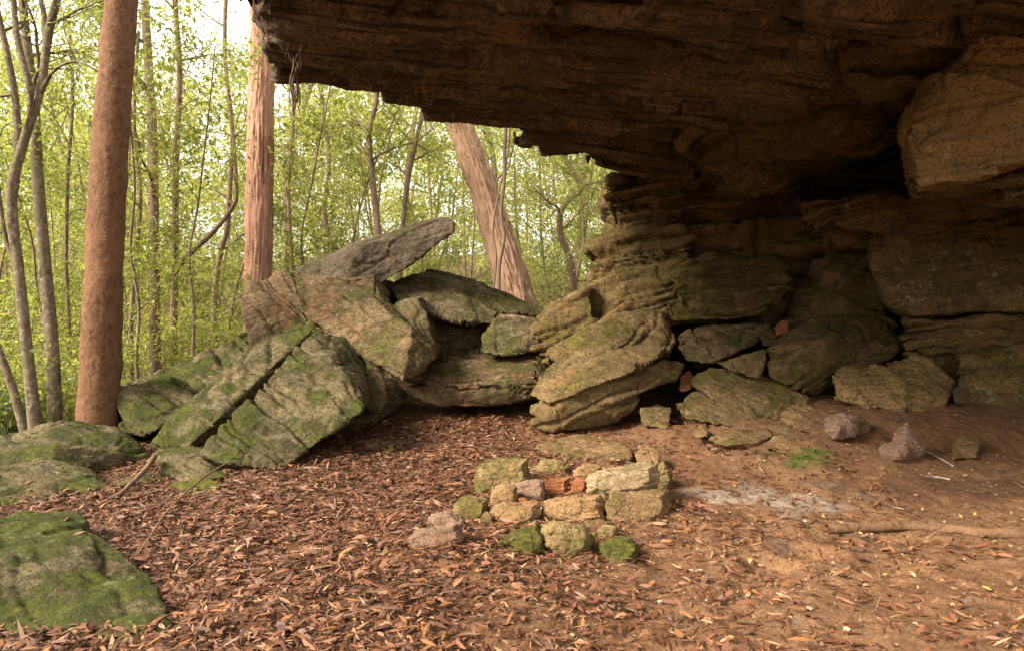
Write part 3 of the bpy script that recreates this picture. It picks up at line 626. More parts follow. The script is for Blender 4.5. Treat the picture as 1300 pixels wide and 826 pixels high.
GF = 'flat rocks showing through the shelter floor'
rock('floor_rock', 'wide flat soil coloured rock in front of the split boulder', [
    [(672, 562, 7.3), (700, 552, 7.6), (754, 546, 7.9), (798, 560, 7.4), (804, 576, 7.0), (740, 582, 6.9), (690, 576, 7.0), (740, 600, 7.4)]], 'soil_rock', cat='rock', group=GF, voxel=.016, smooth=4, seed=65, sa=.0, na=.04, dz=-.045)
rock('floor_rock', 'smooth low hump of rock in front of the olive boulder', [
    [(898, 556, 7.3), (930, 543, 7.6), (976, 540, 7.7), (984, 552, 7.3), (960, 562, 7.1), (910, 564, 7.1), (940, 580, 7.4)]], 'soil_rock', cat='rock', group=GF, voxel=.016, smooth=5, seed=66, sa=.0, na=.02)
rock('floor_rock', 'sloping root like rock running down to the floor', [
    [(996, 520, 8.0), (1016, 508, 8.2), (1036, 520, 8.0), (1034, 552, 7.3), (1000, 584, 6.8), (962, 584, 6.75), (985, 552, 7.2), (1010, 590, 7.4)]], 'soil_rock', cat='rock', group=GF, voxel=.016, smooth=3, seed=67, bed=(.6, .3, .6), sa=.03, st=.1, na=.04)
rock('floor_rock', 'mossy topped earth ledge under the loose stones', [
    [(1004, 584, 6.9), (1030, 566, 7.1), (1092, 572, 7.0), (1106, 590, 6.8), (1100, 603, 6.6), (1016, 600, 6.65), (1060, 610, 7)]], 'stone_moss', cat='rock', group=GF, voxel=.014, smooth=4, seed=68, sa=.0, na=.03)
rock('floor_rock', 'small half buried rock on the bank at the right', [
    [(1206, 560, 7.0), (1228, 548, 7.3), (1246, 560, 7.1), (1240, 580, 6.8), (1210, 582, 6.75), (1226, 590, 7.2)]], 'soil_rock', cat='rock', group=GF, voxel=.014, smooth=4, seed=69, sa=.0, na=.03)
rock('floor_rock', 'half buried olive rock at the bottom right', [
    [(1156, 728, 4.15), (1190, 716, 4.3), (1232, 720, 4.3), (1250, 740, 4.1), (1240, 770, 3.9), (1160, 770, 3.9), (1200, 740, 4.6)]], 'stone_green', cat='rock', group=GF, voxel=.01, smooth=4, seed=70, sa=.0, na=.02)
rock('floor_rock', 'half buried mossy stone nearest the viewer below the ring', [
    [(588, 726, 4.25), (612, 711, 4.45), (640, 716, 4.45), (650, 730, 4.25), (640, 750, 4.1), (596, 750, 4.1), (620, 740, 4.6)]], 'stone_moss', cat='rock', group=GF, voxel=.01, smooth=4, seed=71, sa=.0, na=.02)
rock('floor_rock', 'broken brown rock at the back of the stone ring', [
    [(806, 574, 6.7), (822, 564, 6.9), (838, 572, 6.8), (838, 590, 6.5), (810, 590, 6.5), (822, 580, 7.1)]], 'soil_rock', cat='rock', group=GF, voxel=.012, smooth=2, seed=72, sa=.01, na=.02)
rock('floor_rock', 'crumbled little rock beside the hump of rock', [
    [(878, 546, 7.6), (890, 540, 7.7), (900, 546, 7.6), (898, 554, 7.4), (882, 556, 7.4), (890, 552, 7.8)]], 'soil_rock', cat='rock', group=GF, voxel=.012, smooth=2, seed=73, sa=.01, na=.02)

# =================================================================== THE STONE RING
GS = 'stones of the fire ring'
def floor_depth(px, py):
    d = 3.0
    while d < 12:
        x, y, z = P(px, py, d)
        if z <= float(gfine([x], [y])[0]): break
        d += .02
    return d
STACKED = (83, 84, 86, 89, 91, 92, 104, 105, 106)
def ring(label, outline, d, thick, mat, seed, rise=0.25, sm=2, na=.018):
    """a stone from its outline: the upper edge lies further back than the lower one"""
    cy = sum(p[1] for p in outline) / len(outline)
    lo = max(p[1] for p in outline); hi = min(p[1] for p in outline)
    pts = []
    if seed not in STACKED:
        d = floor_depth(sum(p[0] for p in outline) / len(outline), lo - 3)
        outline = outline + [(sum(p[0] for p in outline) / len(outline), lo + 8)]
    for (px, py) in outline:
        f = (py - hi) / (lo - hi)
        pts.append((px, py, d + thick * .45 * (1 - f)))
    cx = sum(p[0] for p in outline) / len(outline)
    for (px, py) in outline:
        f = (py - hi) / (lo - hi)
        pts.append((cx + (px - cx) * .72, cy + (py - cy) * .6, d - thick * .12 * f))
        pts.append((cx + (px - cx) * .85, cy + (py - cy) * .8 + 4, d + thick))
    return rock('hearth_stone', label, [pts], mat, cat='stone', group=GS, voxel=.009, smooth=max(1, sm - 1), seed=seed, sa=.008, st=.05, na=na, ns=4.5, fine=.006, chip=.009, chs=6, bed=(.1, .3, 1))
ring('blocky olive stone at the back left of the ring', [(603, 603), (606, 588), (628, 582), (645, 584), (672, 579), (676, 612), (660, 622), (640, 628), (603, 632)], 5.85, .32, 'stone_green', 81)
ring('small olive stone at the back of the ring', [(672, 594), (688, 583), (712, 583), (726, 594), (724, 602), (690, 603), (674, 600)], 6.35, .2, 'stone_green', 82)
ring('brick red stone in the middle of the ring', [(675, 606), (690, 603), (724, 604), (724, 628), (712, 634), (690, 634), (676, 620)], 5.95, .22, 'stone_red', 83)
ring('grey brown stone left of the brick red one', [(653, 612), (668, 608), (688, 609), (693, 620), (691, 636), (668, 636), (655, 628)], 5.72, .2, 'stone_pink', 84)
ring('pinkish stone on the left arm of the ring', [(621, 630), (628, 617), (642, 613), (656, 617), (656, 638), (640, 646), (622, 644)], 5.55, .2, 'stone_tan', 85)
ring('flat orange red chip inside the ring', [(655, 631), (664, 629), (684, 634), (684, 640), (662, 640)], 5.5, .12, 'stone_red', 86)
ring('rounded tan stone at the near left of the ring', [(620, 650), (626, 639), (650, 636), (684, 637), (688, 652), (680, 664), (640, 666), (624, 660)], 5.22, .26, 'stone_tan', 87)
ring('long tan block at the front of the ring', [(686, 642), (704, 630), (736, 626), (764, 626), (770, 640), (768, 660), (740, 664), (706, 660), (688, 654)], 5.2, .30, 'stone_tan', 88)
ring('largest pale topped slab lying tilted on the right side of the ring', [(744, 612), (746, 600), (776, 594), (812, 584), (838, 584), (840, 612), (820, 625), (770, 628), (746, 624)], 5.42, .42, 'stone_pale', 89)
ring('brown green stone supporting the tilted pale slab', [(768, 640), (776, 624), (820, 622), (850, 620), (854, 640), (848, 656), (800, 664), (770, 658)], 5.3, .40, 'soil_rock', 90)
ring('small orange red cube behind the long front block', [(722, 610), (732, 605), (746, 608), (745, 626), (724, 628)], 5.9, .16, 'stone_red', 91)
ring('tan stone at the back right of the ring', [(727, 596), (740, 588), (764, 590), (768, 604), (748, 608), (728, 606)], 6.2, .22, 'stone_tan', 92)
ring('olive stone lowest on the left arm of the ring', [(574, 640), (590, 627), (610, 628), (620, 634), (616, 658), (600, 661), (576, 654)], 5.35, .26, 'stone_green', 93)
ring('dark stone standing behind the tilted pale slab', [(832, 588), (842, 584), (850, 596), (853, 616), (840, 622), (834, 614)], 5.75, .24, 'stone_green', 94)
ring('grey pink stone set apart left of the ring', [(542, 656), (552, 649), (572, 648), (592, 660), (594, 670), (570, 676), (544, 668)], 5.15, .22, 'stone_pink', 95, sm=4)
ring('angular pink stone nearest the viewer left of the ring', [(512, 684), (528, 670), (550, 668), (582, 664), (590, 682), (586, 690), (548, 698), (520, 692)], 4.78, .26, 'stone_pink', 96, sm=2)
ring('bright moss covered wedge at the front of the ring', [(630, 688), (656, 670), (682, 662), (694, 680), (694, 700), (676, 706), (656, 704)], 4.72, .34, 'stone_moss', 97)
ring('chunky two toned stone at the front of the ring', [(687, 664), (700, 657), (740, 668), (754, 680), (752, 698), (722, 712), (704, 706), (690, 690)], 4.66, .30, 'stone_green', 98)
ring('mossy stone half buried at the near right of the ring', [(762, 690), (780, 680), (800, 680), (812, 694), (806, 710), (780, 714), (764, 706)], 4.62, .26, 'stone_moss', 99, sm=4)
ring('little olive stone behind the half buried mossy one', [(750, 674), (766, 667), (786, 668), (784, 680), (764, 684), (750, 682)], 4.95, .18, 'stone_green', 100, sm=3)

ring('small orange stone wedged behind the pinkish one', [(640, 612), (652, 604), (664, 610), (660, 622), (644, 624)], 5.9, .14, 'stone_red', 104)
ring('thin tan chip lying between the red stone and the front block', [(690, 636), (708, 630), (724, 633), (716, 640), (696, 642)], 5.5, .14, 'stone_tan', 105)
ring('small brown stone under the end of the tilted slab', [(752, 628), (766, 624), (776, 630), (772, 640), (756, 640)], 5.35, .14, 'soil_rock', 106)
ring('small brown stone left of the rounded tan stone', [(606, 658), (618, 650), (628, 656), (624, 668), (610, 668)], 5.2, .14, 'soil_rock', 107)
ring('flat brown stone in front of the long front block', [(742, 664), (760, 660), (778, 664), (770, 671), (748, 672)], 5.0, .14, 'soil_rock', 108)
GLS = 'loose stones on the sandy bank'
def loose(label, pts, seed, mat='stone_pink', sm=3):
    return rock('loose_stone', label, [pts], mat, cat='stone', group=GLS, voxel=.01, smooth=sm, seed=seed, sa=.008, st=.07, bed=(.6, .2, .7), na=.045, ns=3.5, fine=.007, chip=.012, chs=5, dz=.05 if seed == 103 else .02)
loose('smooth pink grey stone on the sandy bank', [(1044, 536, 7.1), (1052, 526, 7.25), (1066, 525, 7.25), (1084, 532, 7.2), (1092, 544, 7.1), (1088, 556, 6.95), (1060, 560, 6.9), (1046, 552, 7.0), (1066, 545, 6.85), (1060, 534, 7.6), (1086, 545, 7.6), (1065, 556, 7.5)], 101, sm=7)
loose('small dark stone just behind the smooth pink one', [(1084, 532, 7.4), (1096, 530, 7.5), (1104, 542, 7.4), (1100, 552, 7.2), (1088, 552, 7.2), (1094, 540, 7.8)], 102, 'soil_rock', 4)
loose('triangular grey stone standing point up on the bank', [(1146, 540, 6.95), (1152, 538, 6.93), (1162, 551, 6.85), (1175, 574, 6.75), (1170, 586, 6.65), (1150, 590, 6.55), (1126, 595, 6.6), (1118, 582, 6.6), (1124, 566, 6.7), (1135, 554, 6.8), (1150, 574, 6.5), (1140, 584, 6.45), (1150, 560, 7.1), (1168, 582, 7.1), (1130, 588, 7.1)], 103, sm=3)

# =================================================================== GROUND SHEET
def axis(lo, hi, step, far_lo, far_hi, g=1.16):
    a = list(np.arange(lo, hi, step)); s = step; v = lo
    left = []
    while v > far_lo:
        s *= g; v -= s; left.append(v)
    s = step; v = a[-1]; right = []
    while v < far_hi:
        s *= g; v += s; right.append(v)
    return np.array(left[::-1] + a + right)
ax = axis(-5.5, 6.6, .024, -150, 150); ay = axis(2.6, 10.8, .024, -60, 180)
X, Y = np.meshgrid(ax, ay); xf, yf = X.ravel(), Y.ravel()
Z = gfine(xf, yf)
nx, ny = len(ax), len(ay)
ii = (np.arange(ny - 1)[:, None] * nx + np.arange(nx - 1)[None, :]).ravel()
quads = np.stack([ii, ii + 1, ii + nx + 1, ii + nx], 1)
pp = np.stack([xf, yf, Z * 0], 1)
def blob(cx, cy, rx, ry): return np.exp(-(((xf - cx) / rx) ** 2 + ((yf - cy) / ry) ** 2))
nz_ = fbm(pp * 3, 4, 77)
ash = np.clip((blob(2.15, 5.75, .70, .34) * 1.3 + .7 * nz_ - .35) * 1.6, 0, .85)
mossm = np.clip((blob(2.9, 6.7, .4, .3) + blob(-3.2, 6.3, .8, .5) + .8 * nz_ - .45) * 2, 0, 1) * ((blob(2.9, 6.7, .5, .4) + blob(-3.2, 6.3, 1.2, .8)) > .15)
out = np.clip((-xf - 3.4) / 1.2 + .4 * nz_, 0, 1) + np.clip((yf - 11.5) / 1.5, 0, 1)
dk = np.clip(.8 / (1 + np.exp(-(.2 - xf) * 2.5)) + nz_ * .5 + out, 0, 1)
dk = np.maximum(dk, np.clip((blob(4.2, 5.9, 1.6, .35) + .6 * nz_ - .35) * 1.6, 0, .8))
mask = np.stack([ash, mossm, dk, np.ones_like(ash)], 1)
ground = mesh_np('ground', np.stack([xf, yf, Z], 1), quads, M['ground'], colors={'mask': mask})
tag(ground, 'reddish sandy forest floor', None, None, 'structure')

# =================================================================== FALLEN LEAVES
def litter(n, region, Lr, seed, dens, name, label, tints, zoff=.004, wr=(.12, .27), at=None):
    rs = np.random.RandomState(seed)
    # positions: denser near the viewer, where each leaf shows
    x0, x1, y0, y1 = region
    y = y0 + (y1 - y0) * rs.rand(n) ** 1.35; x = x0 + (x1 - x0) * rs.rand(n)
    keep = rs.rand(n) < dens(x, y)
    x, y = x[keep], y[keep]; n = len(x)
    z = gfine(x, y) + zoff + rs.rand(n) ** 2 * .03
    if at is not None: x, y, z = at[:, 0], at[:, 1], at[:, 2] + zoff; n = len(x)
    L = Lr[0] + (Lr[1] - Lr[0]) * rs.rand(n) ** 1.5; w = L * (wr[0] + (wr[1] - wr[0]) * rs.rand(n))
    yaw = rs.rand(n) * 2 * np.pi; pitch = rs.randn(n) * .22; roll = rs.randn(n) * .45; curl = rs.randn(n) * .22
    prof = [(-.5, 0, 0), (-.2, -.5, .3), (-.2, .5, .3), (.15, -.45, .3), (.15, .45, .3), (.5, 0, 0)]
    V = np.zeros((n, 6, 3))
    for k, (a, b, c) in enumerate(prof):
        lx = a * L; ly = b * w; lz = c * np.abs(curl) * L * .6 + (abs(b) * 2 * curl * w * .7)
        # bend along the leaf
        ly = ly + curl * L * (a * a) * 1.2
        y1_ = ly * np.cos(roll) - lz * np.sin(roll); z1 = ly * np.sin(roll) + lz * np.cos(roll)
        x2 = lx * np.cos(pitch) - z1 * np.sin(pitch); z2 = lx * np.sin(pitch) + z1 * np.cos(pitch)
        V[:, k, 0] = x + x2 * np.cos(yaw) - y1_ * np.sin(yaw)
        V[:, k, 1] = y + x2 * np.sin(yaw) + y1_ * np.cos(yaw)
        V[:, k, 2] = z + z2 + w * .25
    b = (np.arange(n) * 6)[:, None]
    tri = np.concatenate([b + np.array([0, 1, 2]), b + np.array([3, 5, 4])])
    qd = b + np.array([1, 3, 4, 2])
    t = np.array(tints)[rs.randint(0, len(tints), n)] * (.65 + .7 * rs.rand(n))[:, None]
    c = np.repeat(np.concatenate([t, np.ones((n, 1))], 1), 6, axis=0)
    o = mesh_np(name, V.reshape(-1, 3), [tri, qd], M['litter'], smooth=False, colors={'tint': c})
    tag(o, label, None, None, 'stuff'); return o
TL_ = [(.20, .085, .045), (.16, .06, .032), (.25, .115, .06), (.11, .045, .025), (.22, .10, .055), (.29, .15, .085), (.08, .038, .022), (.18, .085, .05), (.14, .055, .03), (.20, .08, .04), (.36, .23, .14), (.30, .14, .05)]
TL = [(t[0] * .66, t[1] * .58, t[2] * .48) for t in TL_]
def dn(x, y):
    q = np.stack([x, y, x * 0], 1)
    a = 1 / (1 + np.exp((x - .1 - .1 * (y - 5)) * 2.0))
    d = .14 + 1.0 * a + .35 * fbm(q * 1.3, 3, 41)
    ringd = np.exp(-(((x - .25) / .45) ** 2 + ((y - 5.6) / .45) ** 2))
    return np.clip(d - .8 * ringd * (x > -.1), .03, 1)
litter(110000, (-5.5, 3.2, 2.7, 9.2), (.03, .115), 5, dn, 'leaf_litter', 'thick carpet of dry red brown fallen leaves on the path', TL)
litter(8000, (.4, 7.0, 2.7, 9.4), (.012, .06), 6, lambda x, y: np.clip(.35 + .9 * fbm(np.stack([x, y, x * 0], 1) * 1.6, 3, 9) + .5 * np.exp(-((y - 5.8) / .5) ** 2), 0, 1), 'leaf_litter',
       'thin scatter of broken leaves on the sandy shelter floor', [(.2, .1, .055), (.26, .15, .07), (.12, .06, .035), (.08, .04, .025), (.30, .17, .05)], wr=(.2, .5))
litter(45000, (-5.0, 4.0, 2.7, 7.5), (.008, .03), 14, dn, 'leaf_litter', 'crumbs of rotted leaves and bark between the fallen leaves', [(.09, .045, .025), (.05, .026, .016), (.14, .07, .035)], wr=(.3, .8), zoff=.001)
litter(1500, (-5.0, 3.0, 2.7, 8.5), (.10, .26), 15, lambda x, y: dn(x, y) * .5, 'bark_litter', 'curled strips of shed bark among the leaves', [(.14, .075, .045), (.20, .12, .075), (.09, .05, .032)], wr=(.06, .12), zoff=.01)
litter(9000, (-5.5, 5.5, 3.4, 8.0), (.06, .30), 8, lambda x, y: np.clip(.25 * dn(x, y) + .04, 0, 1), 'twig_litter', 'thin dead twigs strewn over the leaf litter',
       [(.14, .08, .05), (.22, .14, .09), (.10, .055, .035)], wr=(.015, .035), zoff=.012)

rs = np.random.RandomState(66); n = 5200
x = -1.5 + 7.5 * rs.rand(n); y = 3.0 + 6.0 * rs.rand(n) ** 1.2
ok_ = rs.rand(n) < np.clip(.45 + 1.2 * fbm(np.stack([x, y, x * 0], 1) * 1.4, 3, 67), .04, 1); x, y = x[ok_], y[ok_]; n = len(x)
sz = .003 + .016 * rs.rand(n) ** 4
base = np.array([[1, 0, 0], [-1, 0, 0], [0, 1, 0], [0, -1, 0], [0, 0, .7], [0, 0, -.7], [.6, .6, .35], [-.6, .6, .3], [-.6, -.6, .35], [.6, -.6, .3]], float)
V = base[None] * (.7 + .6 * rs.rand(n, 10, 1)) * sz[:, None, None] + np.stack([x, y, gfine(x, y) + sz * .3], 1)[:, None, :]
f0 = np.array([[0, 6, 4], [6, 2, 4], [2, 7, 4], [7, 1, 4], [1, 8, 4], [8, 3, 4], [3, 9, 4], [9, 0, 4], [6, 0, 5], [2, 6, 5], [7, 2, 5], [1, 7, 5], [8, 1, 5], [3, 8, 5], [9, 3, 5], [0, 9, 5]])
T_ = ((np.arange(n) * 10)[:, None, None] + f0[None]).reshape(-1, 3)
ct = np.array([(.30, .18, .10), (.22, .13, .07), (.36, .26, .17), (.16, .09, .05)])[rs.randint(0, 4, n)]
pb = mesh_np('gravel', V.reshape(-1, 3), [T_], M['litter'], smooth=False, colors={'tint': np.repeat(np.concatenate([ct, np.ones((n, 1))], 1), 10, axis=0)})
tag(pb, 'sandy grit and crumbs of sandstone on the shelter floor', None, None, 'stuff')

# leaves caught on the rocks
bpy.context.view_layer.update()
dg_ = bpy.context.evaluated_depsgraph_get(); hits_ = []
rs = np.random.RandomState(61)
for k in range(5200):
    x = -5 + 9.5 * rs.rand(); y = 4.2 + 6.8 * rs.rand()
    ok_, loc, nor, _i, ob, _m = sc.ray_cast(dg_, Vector((x, y, 3.3)), Vector((0, 0, -1)))
    nm_ = ob.name.split('.')[0] if ob else ''
    if ok_ and nor.z > .55 and nm_ in ('boulder', 'floor_rock', 'hearth_stone', 'pillar_foot'):
        if fbm(np.array([[x * 2.5, y * 2.5, 0]]), 2, 62)[0] > .05 - .5 * (nm_ == 'floor_rock'): hits_.append(tuple(loc))
litter(10, (0, 1, 0, 1), (.03, .09), 12, lambda x, y: x * 0 + 1, 'leaf_litter', 'dry leaves caught on the tops of the rocks', TL, at=np.array(hits_))

# =================================================================== TUBES: trunks, branches, vines
def smooth_path(pts, step):
    P_ = np.array(pts, float); n = len(P_)
    seg = np.linalg.norm(np.diff(P_[:, :3], axis=0), axis=1); t = np.concatenate([[0], np.cumsum(seg)])
    m = max(3, int(t[-1] / step)); u = np.linspace(0, t[-1], m)
    # Catmull-Rom through the points
    out_ = np.zeros((m, P_.shape[1])); k = np.clip(np.searchsorted(t, u, side='right') - 1, 0, n - 2)
    f = ((u - t[k]) / np.maximum(seg[k], 1e-6))[:, None]
    p0 = P_[np.maximum(k - 1, 0)]; p1 = P_[k]; p2 = P_[k + 1]; p3 = P_[np.minimum(k + 2, n - 1)]
    return .5 * ((2 * p1) + (-p0 + p2) * f + (2 * p0 - 5 * p1 + 4 * p2 - p3) * f ** 2 + (-p0 + 3 * p1 - 3 * p2 + p3) * f ** 3)

def tube_arrays(pts, sides=8, step=.1, disp=None):
    Q = smooth_path(pts, step); c = Q[:, :3]; r = np.maximum(Q[:, 3], .0008)
    T = np.gradient(c, axis=0); T /= np.linalg.norm(T, axis=1)[:, None] + 1e-9
    ref = np.array([0, 1.0, 0]) if abs(T[0, 1]) < .9 else np.array([1.0, 0, 0])
    A = np.cross(T, ref); A /= np.linalg.norm(A, axis=1)[:, None] + 1e-9
    B = np.cross(T, A)
    th = np.linspace(0, 2 * np.pi, sides, endpoint=False)
    D = A[:, None, :] * np.cos(th)[None, :, None] + B[:, None, :] * np.sin(th)[None, :, None]
    V = c[:, None, :] + D * r[:, None, None]
    if disp is not None:
        L = np.concatenate([[0], np.cumsum(np.linalg.norm(np.diff(c, axis=0), axis=1))])
        d = disp(V.reshape(-1, 3), D.reshape(-1, 3), np.repeat(L, sides))
        V = V + D * d.reshape(len(c), sides)[:, :, None]
    m = len(c)
    i = np.arange(m - 1)[:, None] * sides; j = np.arange(sides)[None, :]; j2 = (j + 1) % sides
    q = np.stack([i + j, i + j2, i + sides + j2, i + sides + j], 2).reshape(-1, 4)
    V = np.concatenate([V.reshape(-1, 3), c[-1:]], 0)
    e = len(V) - 1; b = (m - 1) * sides; jj = np.arange(sides)
    tri = np.stack([b + jj, b + (jj + 1) % sides, np.full(sides, e)], 1)
    return V, q, tri

def tubes(name, paths, mat, parent=None, origin=None, sides=8, step=.1, disp=None):
    VV, QQ, TT = [], [], []; base = 0
    for p in paths:
        V, q, t = tube_arrays(p, sides, step, disp)
        VV.append(V); QQ.append(q + base); TT.append(t + base); base += len(V)
    return mesh_np(name, np.concatenate(VV), [np.concatenate(QQ), np.concatenate(TT)], M[mat], parent, origin)

def pxpath(pts, d, w):
    """photo pixels -> path; d depth, w (width px at start, at end) or per point"""
    o = []
    n = len(pts)
    for k, p in enumerate(pts):
        dd = p[2] if len(p) > 2 else d
        wp = p[3] if len(p) > 3 else w[0] + (w[1] - w[0]) * k / (n - 1)
        o.append(P(p[0], p[1], dd) + (wp / F * dd / 2,))
    return o

def leaf_cloud(centers, L, seed, spread, per, flat=.5):
    """many small folded leaves around twig points; returns V, tris, tint"""
    rs = np.random.RandomState(seed)
    c = np.repeat(np.asarray(centers), per, axis=0); n = len(c)
    p = c + rs.randn(n, 3) * spread * np.array([1, 1, .7])
    yaw = rs.rand(n) * 2 * np.pi; pit = rs.randn(n) * .5 - .35
    d = np.stack([np.cos(yaw) * np.cos(pit), np.sin(yaw) * np.cos(pit), np.sin(pit)], 1)
    nrm = rs.randn(n, 3) * flat + np.array([0, 0, 1.0]); s = np.cross(d, nrm); s /= np.linalg.norm(s, axis=1)[:, None] + 1e-9
    u = np.cross(s, d)
    l = L * (.6 + .8 * rs.rand(n))[:, None]; w = l * (.34 + .16 * rs.rand(n))[:, None]
    a = p; b = p + d * l * .45 + s * w * .5 + u * w * .12; e = p + d * l - u * l * .08; f = p + d * l * .45 - s * w * .5 + u * w * .12
    V = np.stack([a, b, e, f], 1).reshape(-1, 3)
    i = (np.arange(n) * 4)[:, None]
    T_ = np.concatenate([i + np.array([0, 1, 2]), i + np.array([0, 2, 3])])
    clump = np.repeat(rs.rand(len(centers)), per)
    tint = np.stack([np.clip(.5 * clump + .5 * rs.rand(n), 0, 1), (rs.rand(n) < .12) * rs.rand(n), np.zeros(n), np.ones(n)], 1)
    return V, T_, np.repeat(tint, 4, axis=0)

def grow(start, dirv, length, r, rs, depth, paths, tips, wob=.25, up=.1, kids=4, spread=.8):
    n = 6; p = np.array(start, float); d = np.array(dirv, float); d /= np.linalg.norm(d)
    pts = [tuple(p) + (r,)]
    for k in range(n):
        d = d + rs.randn(3) * wob * .5 + np.array([0, 0, up]) * .3; d /= np.linalg.norm(d)
        p = p + d * length / n
        pts.append(tuple(p) + (r * (1 - .8 * (k + 1) / n),))
        if depth == 0 or k >= n - 2: tips.append(p.copy())
        if depth > 0 and k >= (1 if depth > 1 else 0):
            for q in range(kids if rs.rand() < .8 else kids - 1):
                a = rs.randn(3); a -= d * (a @ d); a /= np.linalg.norm(a) + 1e-9
                nd = d * (1 - spread * .5) + a * spread
                grow(p, nd, length * (.38 + .25 * rs.rand()), r * (1 - .7 * (k + 1) / n) * .5, rs, depth - 1, paths, tips, wob, up * .5, max(1, kids - 1), spread)
    paths.append(pts)

def tree_object(name, label, group, trunk_pts, trunk_mat, seed, crown_from=.5, limbs=6, limb_len=1.6, leafL=.07, per=7, spread=.14, leaf='leaf', kids=2, sides=10,
                step=.12, disp=None, extra=None, cat='tree', crown=True, depth=1, down=0.0):
    base = trunk_pts[0][:3]
    root = empty(name, base); tag(root, label, cat, group)
    tubes('trunk', [trunk_pts], trunk_mat, root, base, sides, step, disp)
    rs = np.random.RandomState(seed)
    S = smooth_path(trunk_pts, .2); n = len(S)
    paths, tips = [], []
    for k in range(limbs):
        i = int(n * (crown_from + (1 - crown_from) * (k + .5) / limbs)); i = min(i, n - 1)
        a = rs.rand() * 2 * np.pi
        d = np.array([math.cos(a), math.sin(a), .35 + .5 * rs.rand() - down])
        grow(S[i, :3], d, limb_len * (.6 + .6 * rs.rand()), max(.006, S[i, 3] * .45), rs, depth, paths, tips, .35, .1, kids)
    for e in (extra or []): paths.append(e)
    if extra:
        for e in extra:
            q = np.array(e)[:, :3]; 
            for k in range(len(q) // 2, len(q)): grow(q[k], rs.randn(3) * .6 + np.array([0, 0, .4]), limb_len * .5, max(.005, e[k][3] * .5), rs, 0, paths, tips, .4, .1, 1)
    if paths: tubes('branches', paths, trunk_mat, root, base, 5, .09).name = 'branch_network'
    if crown and tips:
        V, T_, c = leaf_cloud(tips, leafL, seed + 5, spread, per)
        mesh_np('crown', V, [T_], M[leaf], root, base, False, {'tint': c})
    return root

def copy_tree(o, loc, rz, s):
    c = o.copy(); COL.objects.link(c); c.location = loc; c.rotation_euler = (0, 0, rz); c.scale = (s, s, s)
    for ch in o.children:
        k = ch.copy(); COL.objects.link(k); k.parent = c
    return c

def bark_ridges(freq, amp, zf):
    def f(V, D, L):
        q = np.stack([D[:, 0] * freq, D[:, 1] * freq, L * zf + D[:, 2]], 1)
        return amp * (fbm(q, 4, 91, .6, True) + .4 * fbm(V * 3, 2, 92))
    return f
def bark_lumps(V, D, L): return .016 * fbm(V * np.array([3, 3, 1.6]), 3, 95) + .005 * fbm(V * 18, 3, 96) + .02 * np.clip(perlin(V * 2.6, 97) - .35, 0, 1) * 3

# --- the big trees
def g3(px, py, d, sink=.15):
    x, y, z = P(px, py, d); return (x, y, float(gh(x, y)) - sink)
tA = [P(124, 556, 8.2) + (.245,), P(124, 540, 8.2) + (.235,), P(128, 440, 8.2) + (.215,), P(136, 250, 8.2) + (.20,), P(146, 100, 8.2) + (.19,), P(154, 0, 8.2) + (.185,), P(168, -200, 8.2) + (.17,), P(176, -420, 8.2) + (.12,)]
tree_object('rusty_tree', 'thick smooth rusty brown tree trunk rising from the mossy rocks at the left', None, tA, 'bark_red', 201, .93, 5, 2.5, disp=bark_lumps, sides=56, step=.03, kids=2, leafL=.09)
tB = [P(328, 440, 12.6) + (.25,), P(328, 350, 12.6) + (.235,), P(330, 200, 12.6) + (.225,), P(333, 60, 12.6) + (.21,), P(334, -60, 12.6) + (.2,), P(336, -260, 12.6) + (.12,)]
tree_object('stringybark_tree', 'straight pink stringy barked tree behind the left end of the boulder heap', None, tB, 'bark_string', 202, .93, 4, 2.5, disp=bark_ridges(7, .028, .9), sides=90, step=.03, leafL=.09)
tC = [P(668, 420, 14.0) + (.40,), P(657, 385, 14.0) + (.37,), P(632, 300, 14.0) + (.30,), P(606, 220, 14.0) + (.26,), P(580, 150, 14.0) + (.245,), P(530, 20, 14.0) + (.25,), P(480, -120, 14.0) + (.15,)]
tree_object('leaning_stringybark_tree', 'large pale stringybark trunk leaning left behind the boulder heap', None, tC, 'bark_lean', 203, .93, 4, 2.5, disp=bark_ridges(8, .045, .8), sides=110, step=.035, leafL=.09)

# vines climbing the leaning tree
for lab, pts, w in (('thick dark vine looping straight down in front of the leaning tree', [(650, 40), (646, 110), (641, 178), (640, 230), (636, 270), (640, 300), (634, 340), (634, 392)], 5),
                    ('thin dark vine curling beside the thick one on the leaning tree', [(652, 40), (650, 120), (644, 200), (634, 240), (626, 290), (630, 330), (624, 385)], 3)):
    v = tubes('vine', [pxpath(pts, 13.2, (w, w * .8))], 'bark_thin', None, P(pts[-1][0], pts[-1][1], 13.2), 7, .06); tag(v, lab, 'vine', 'vines on the leaning tree')

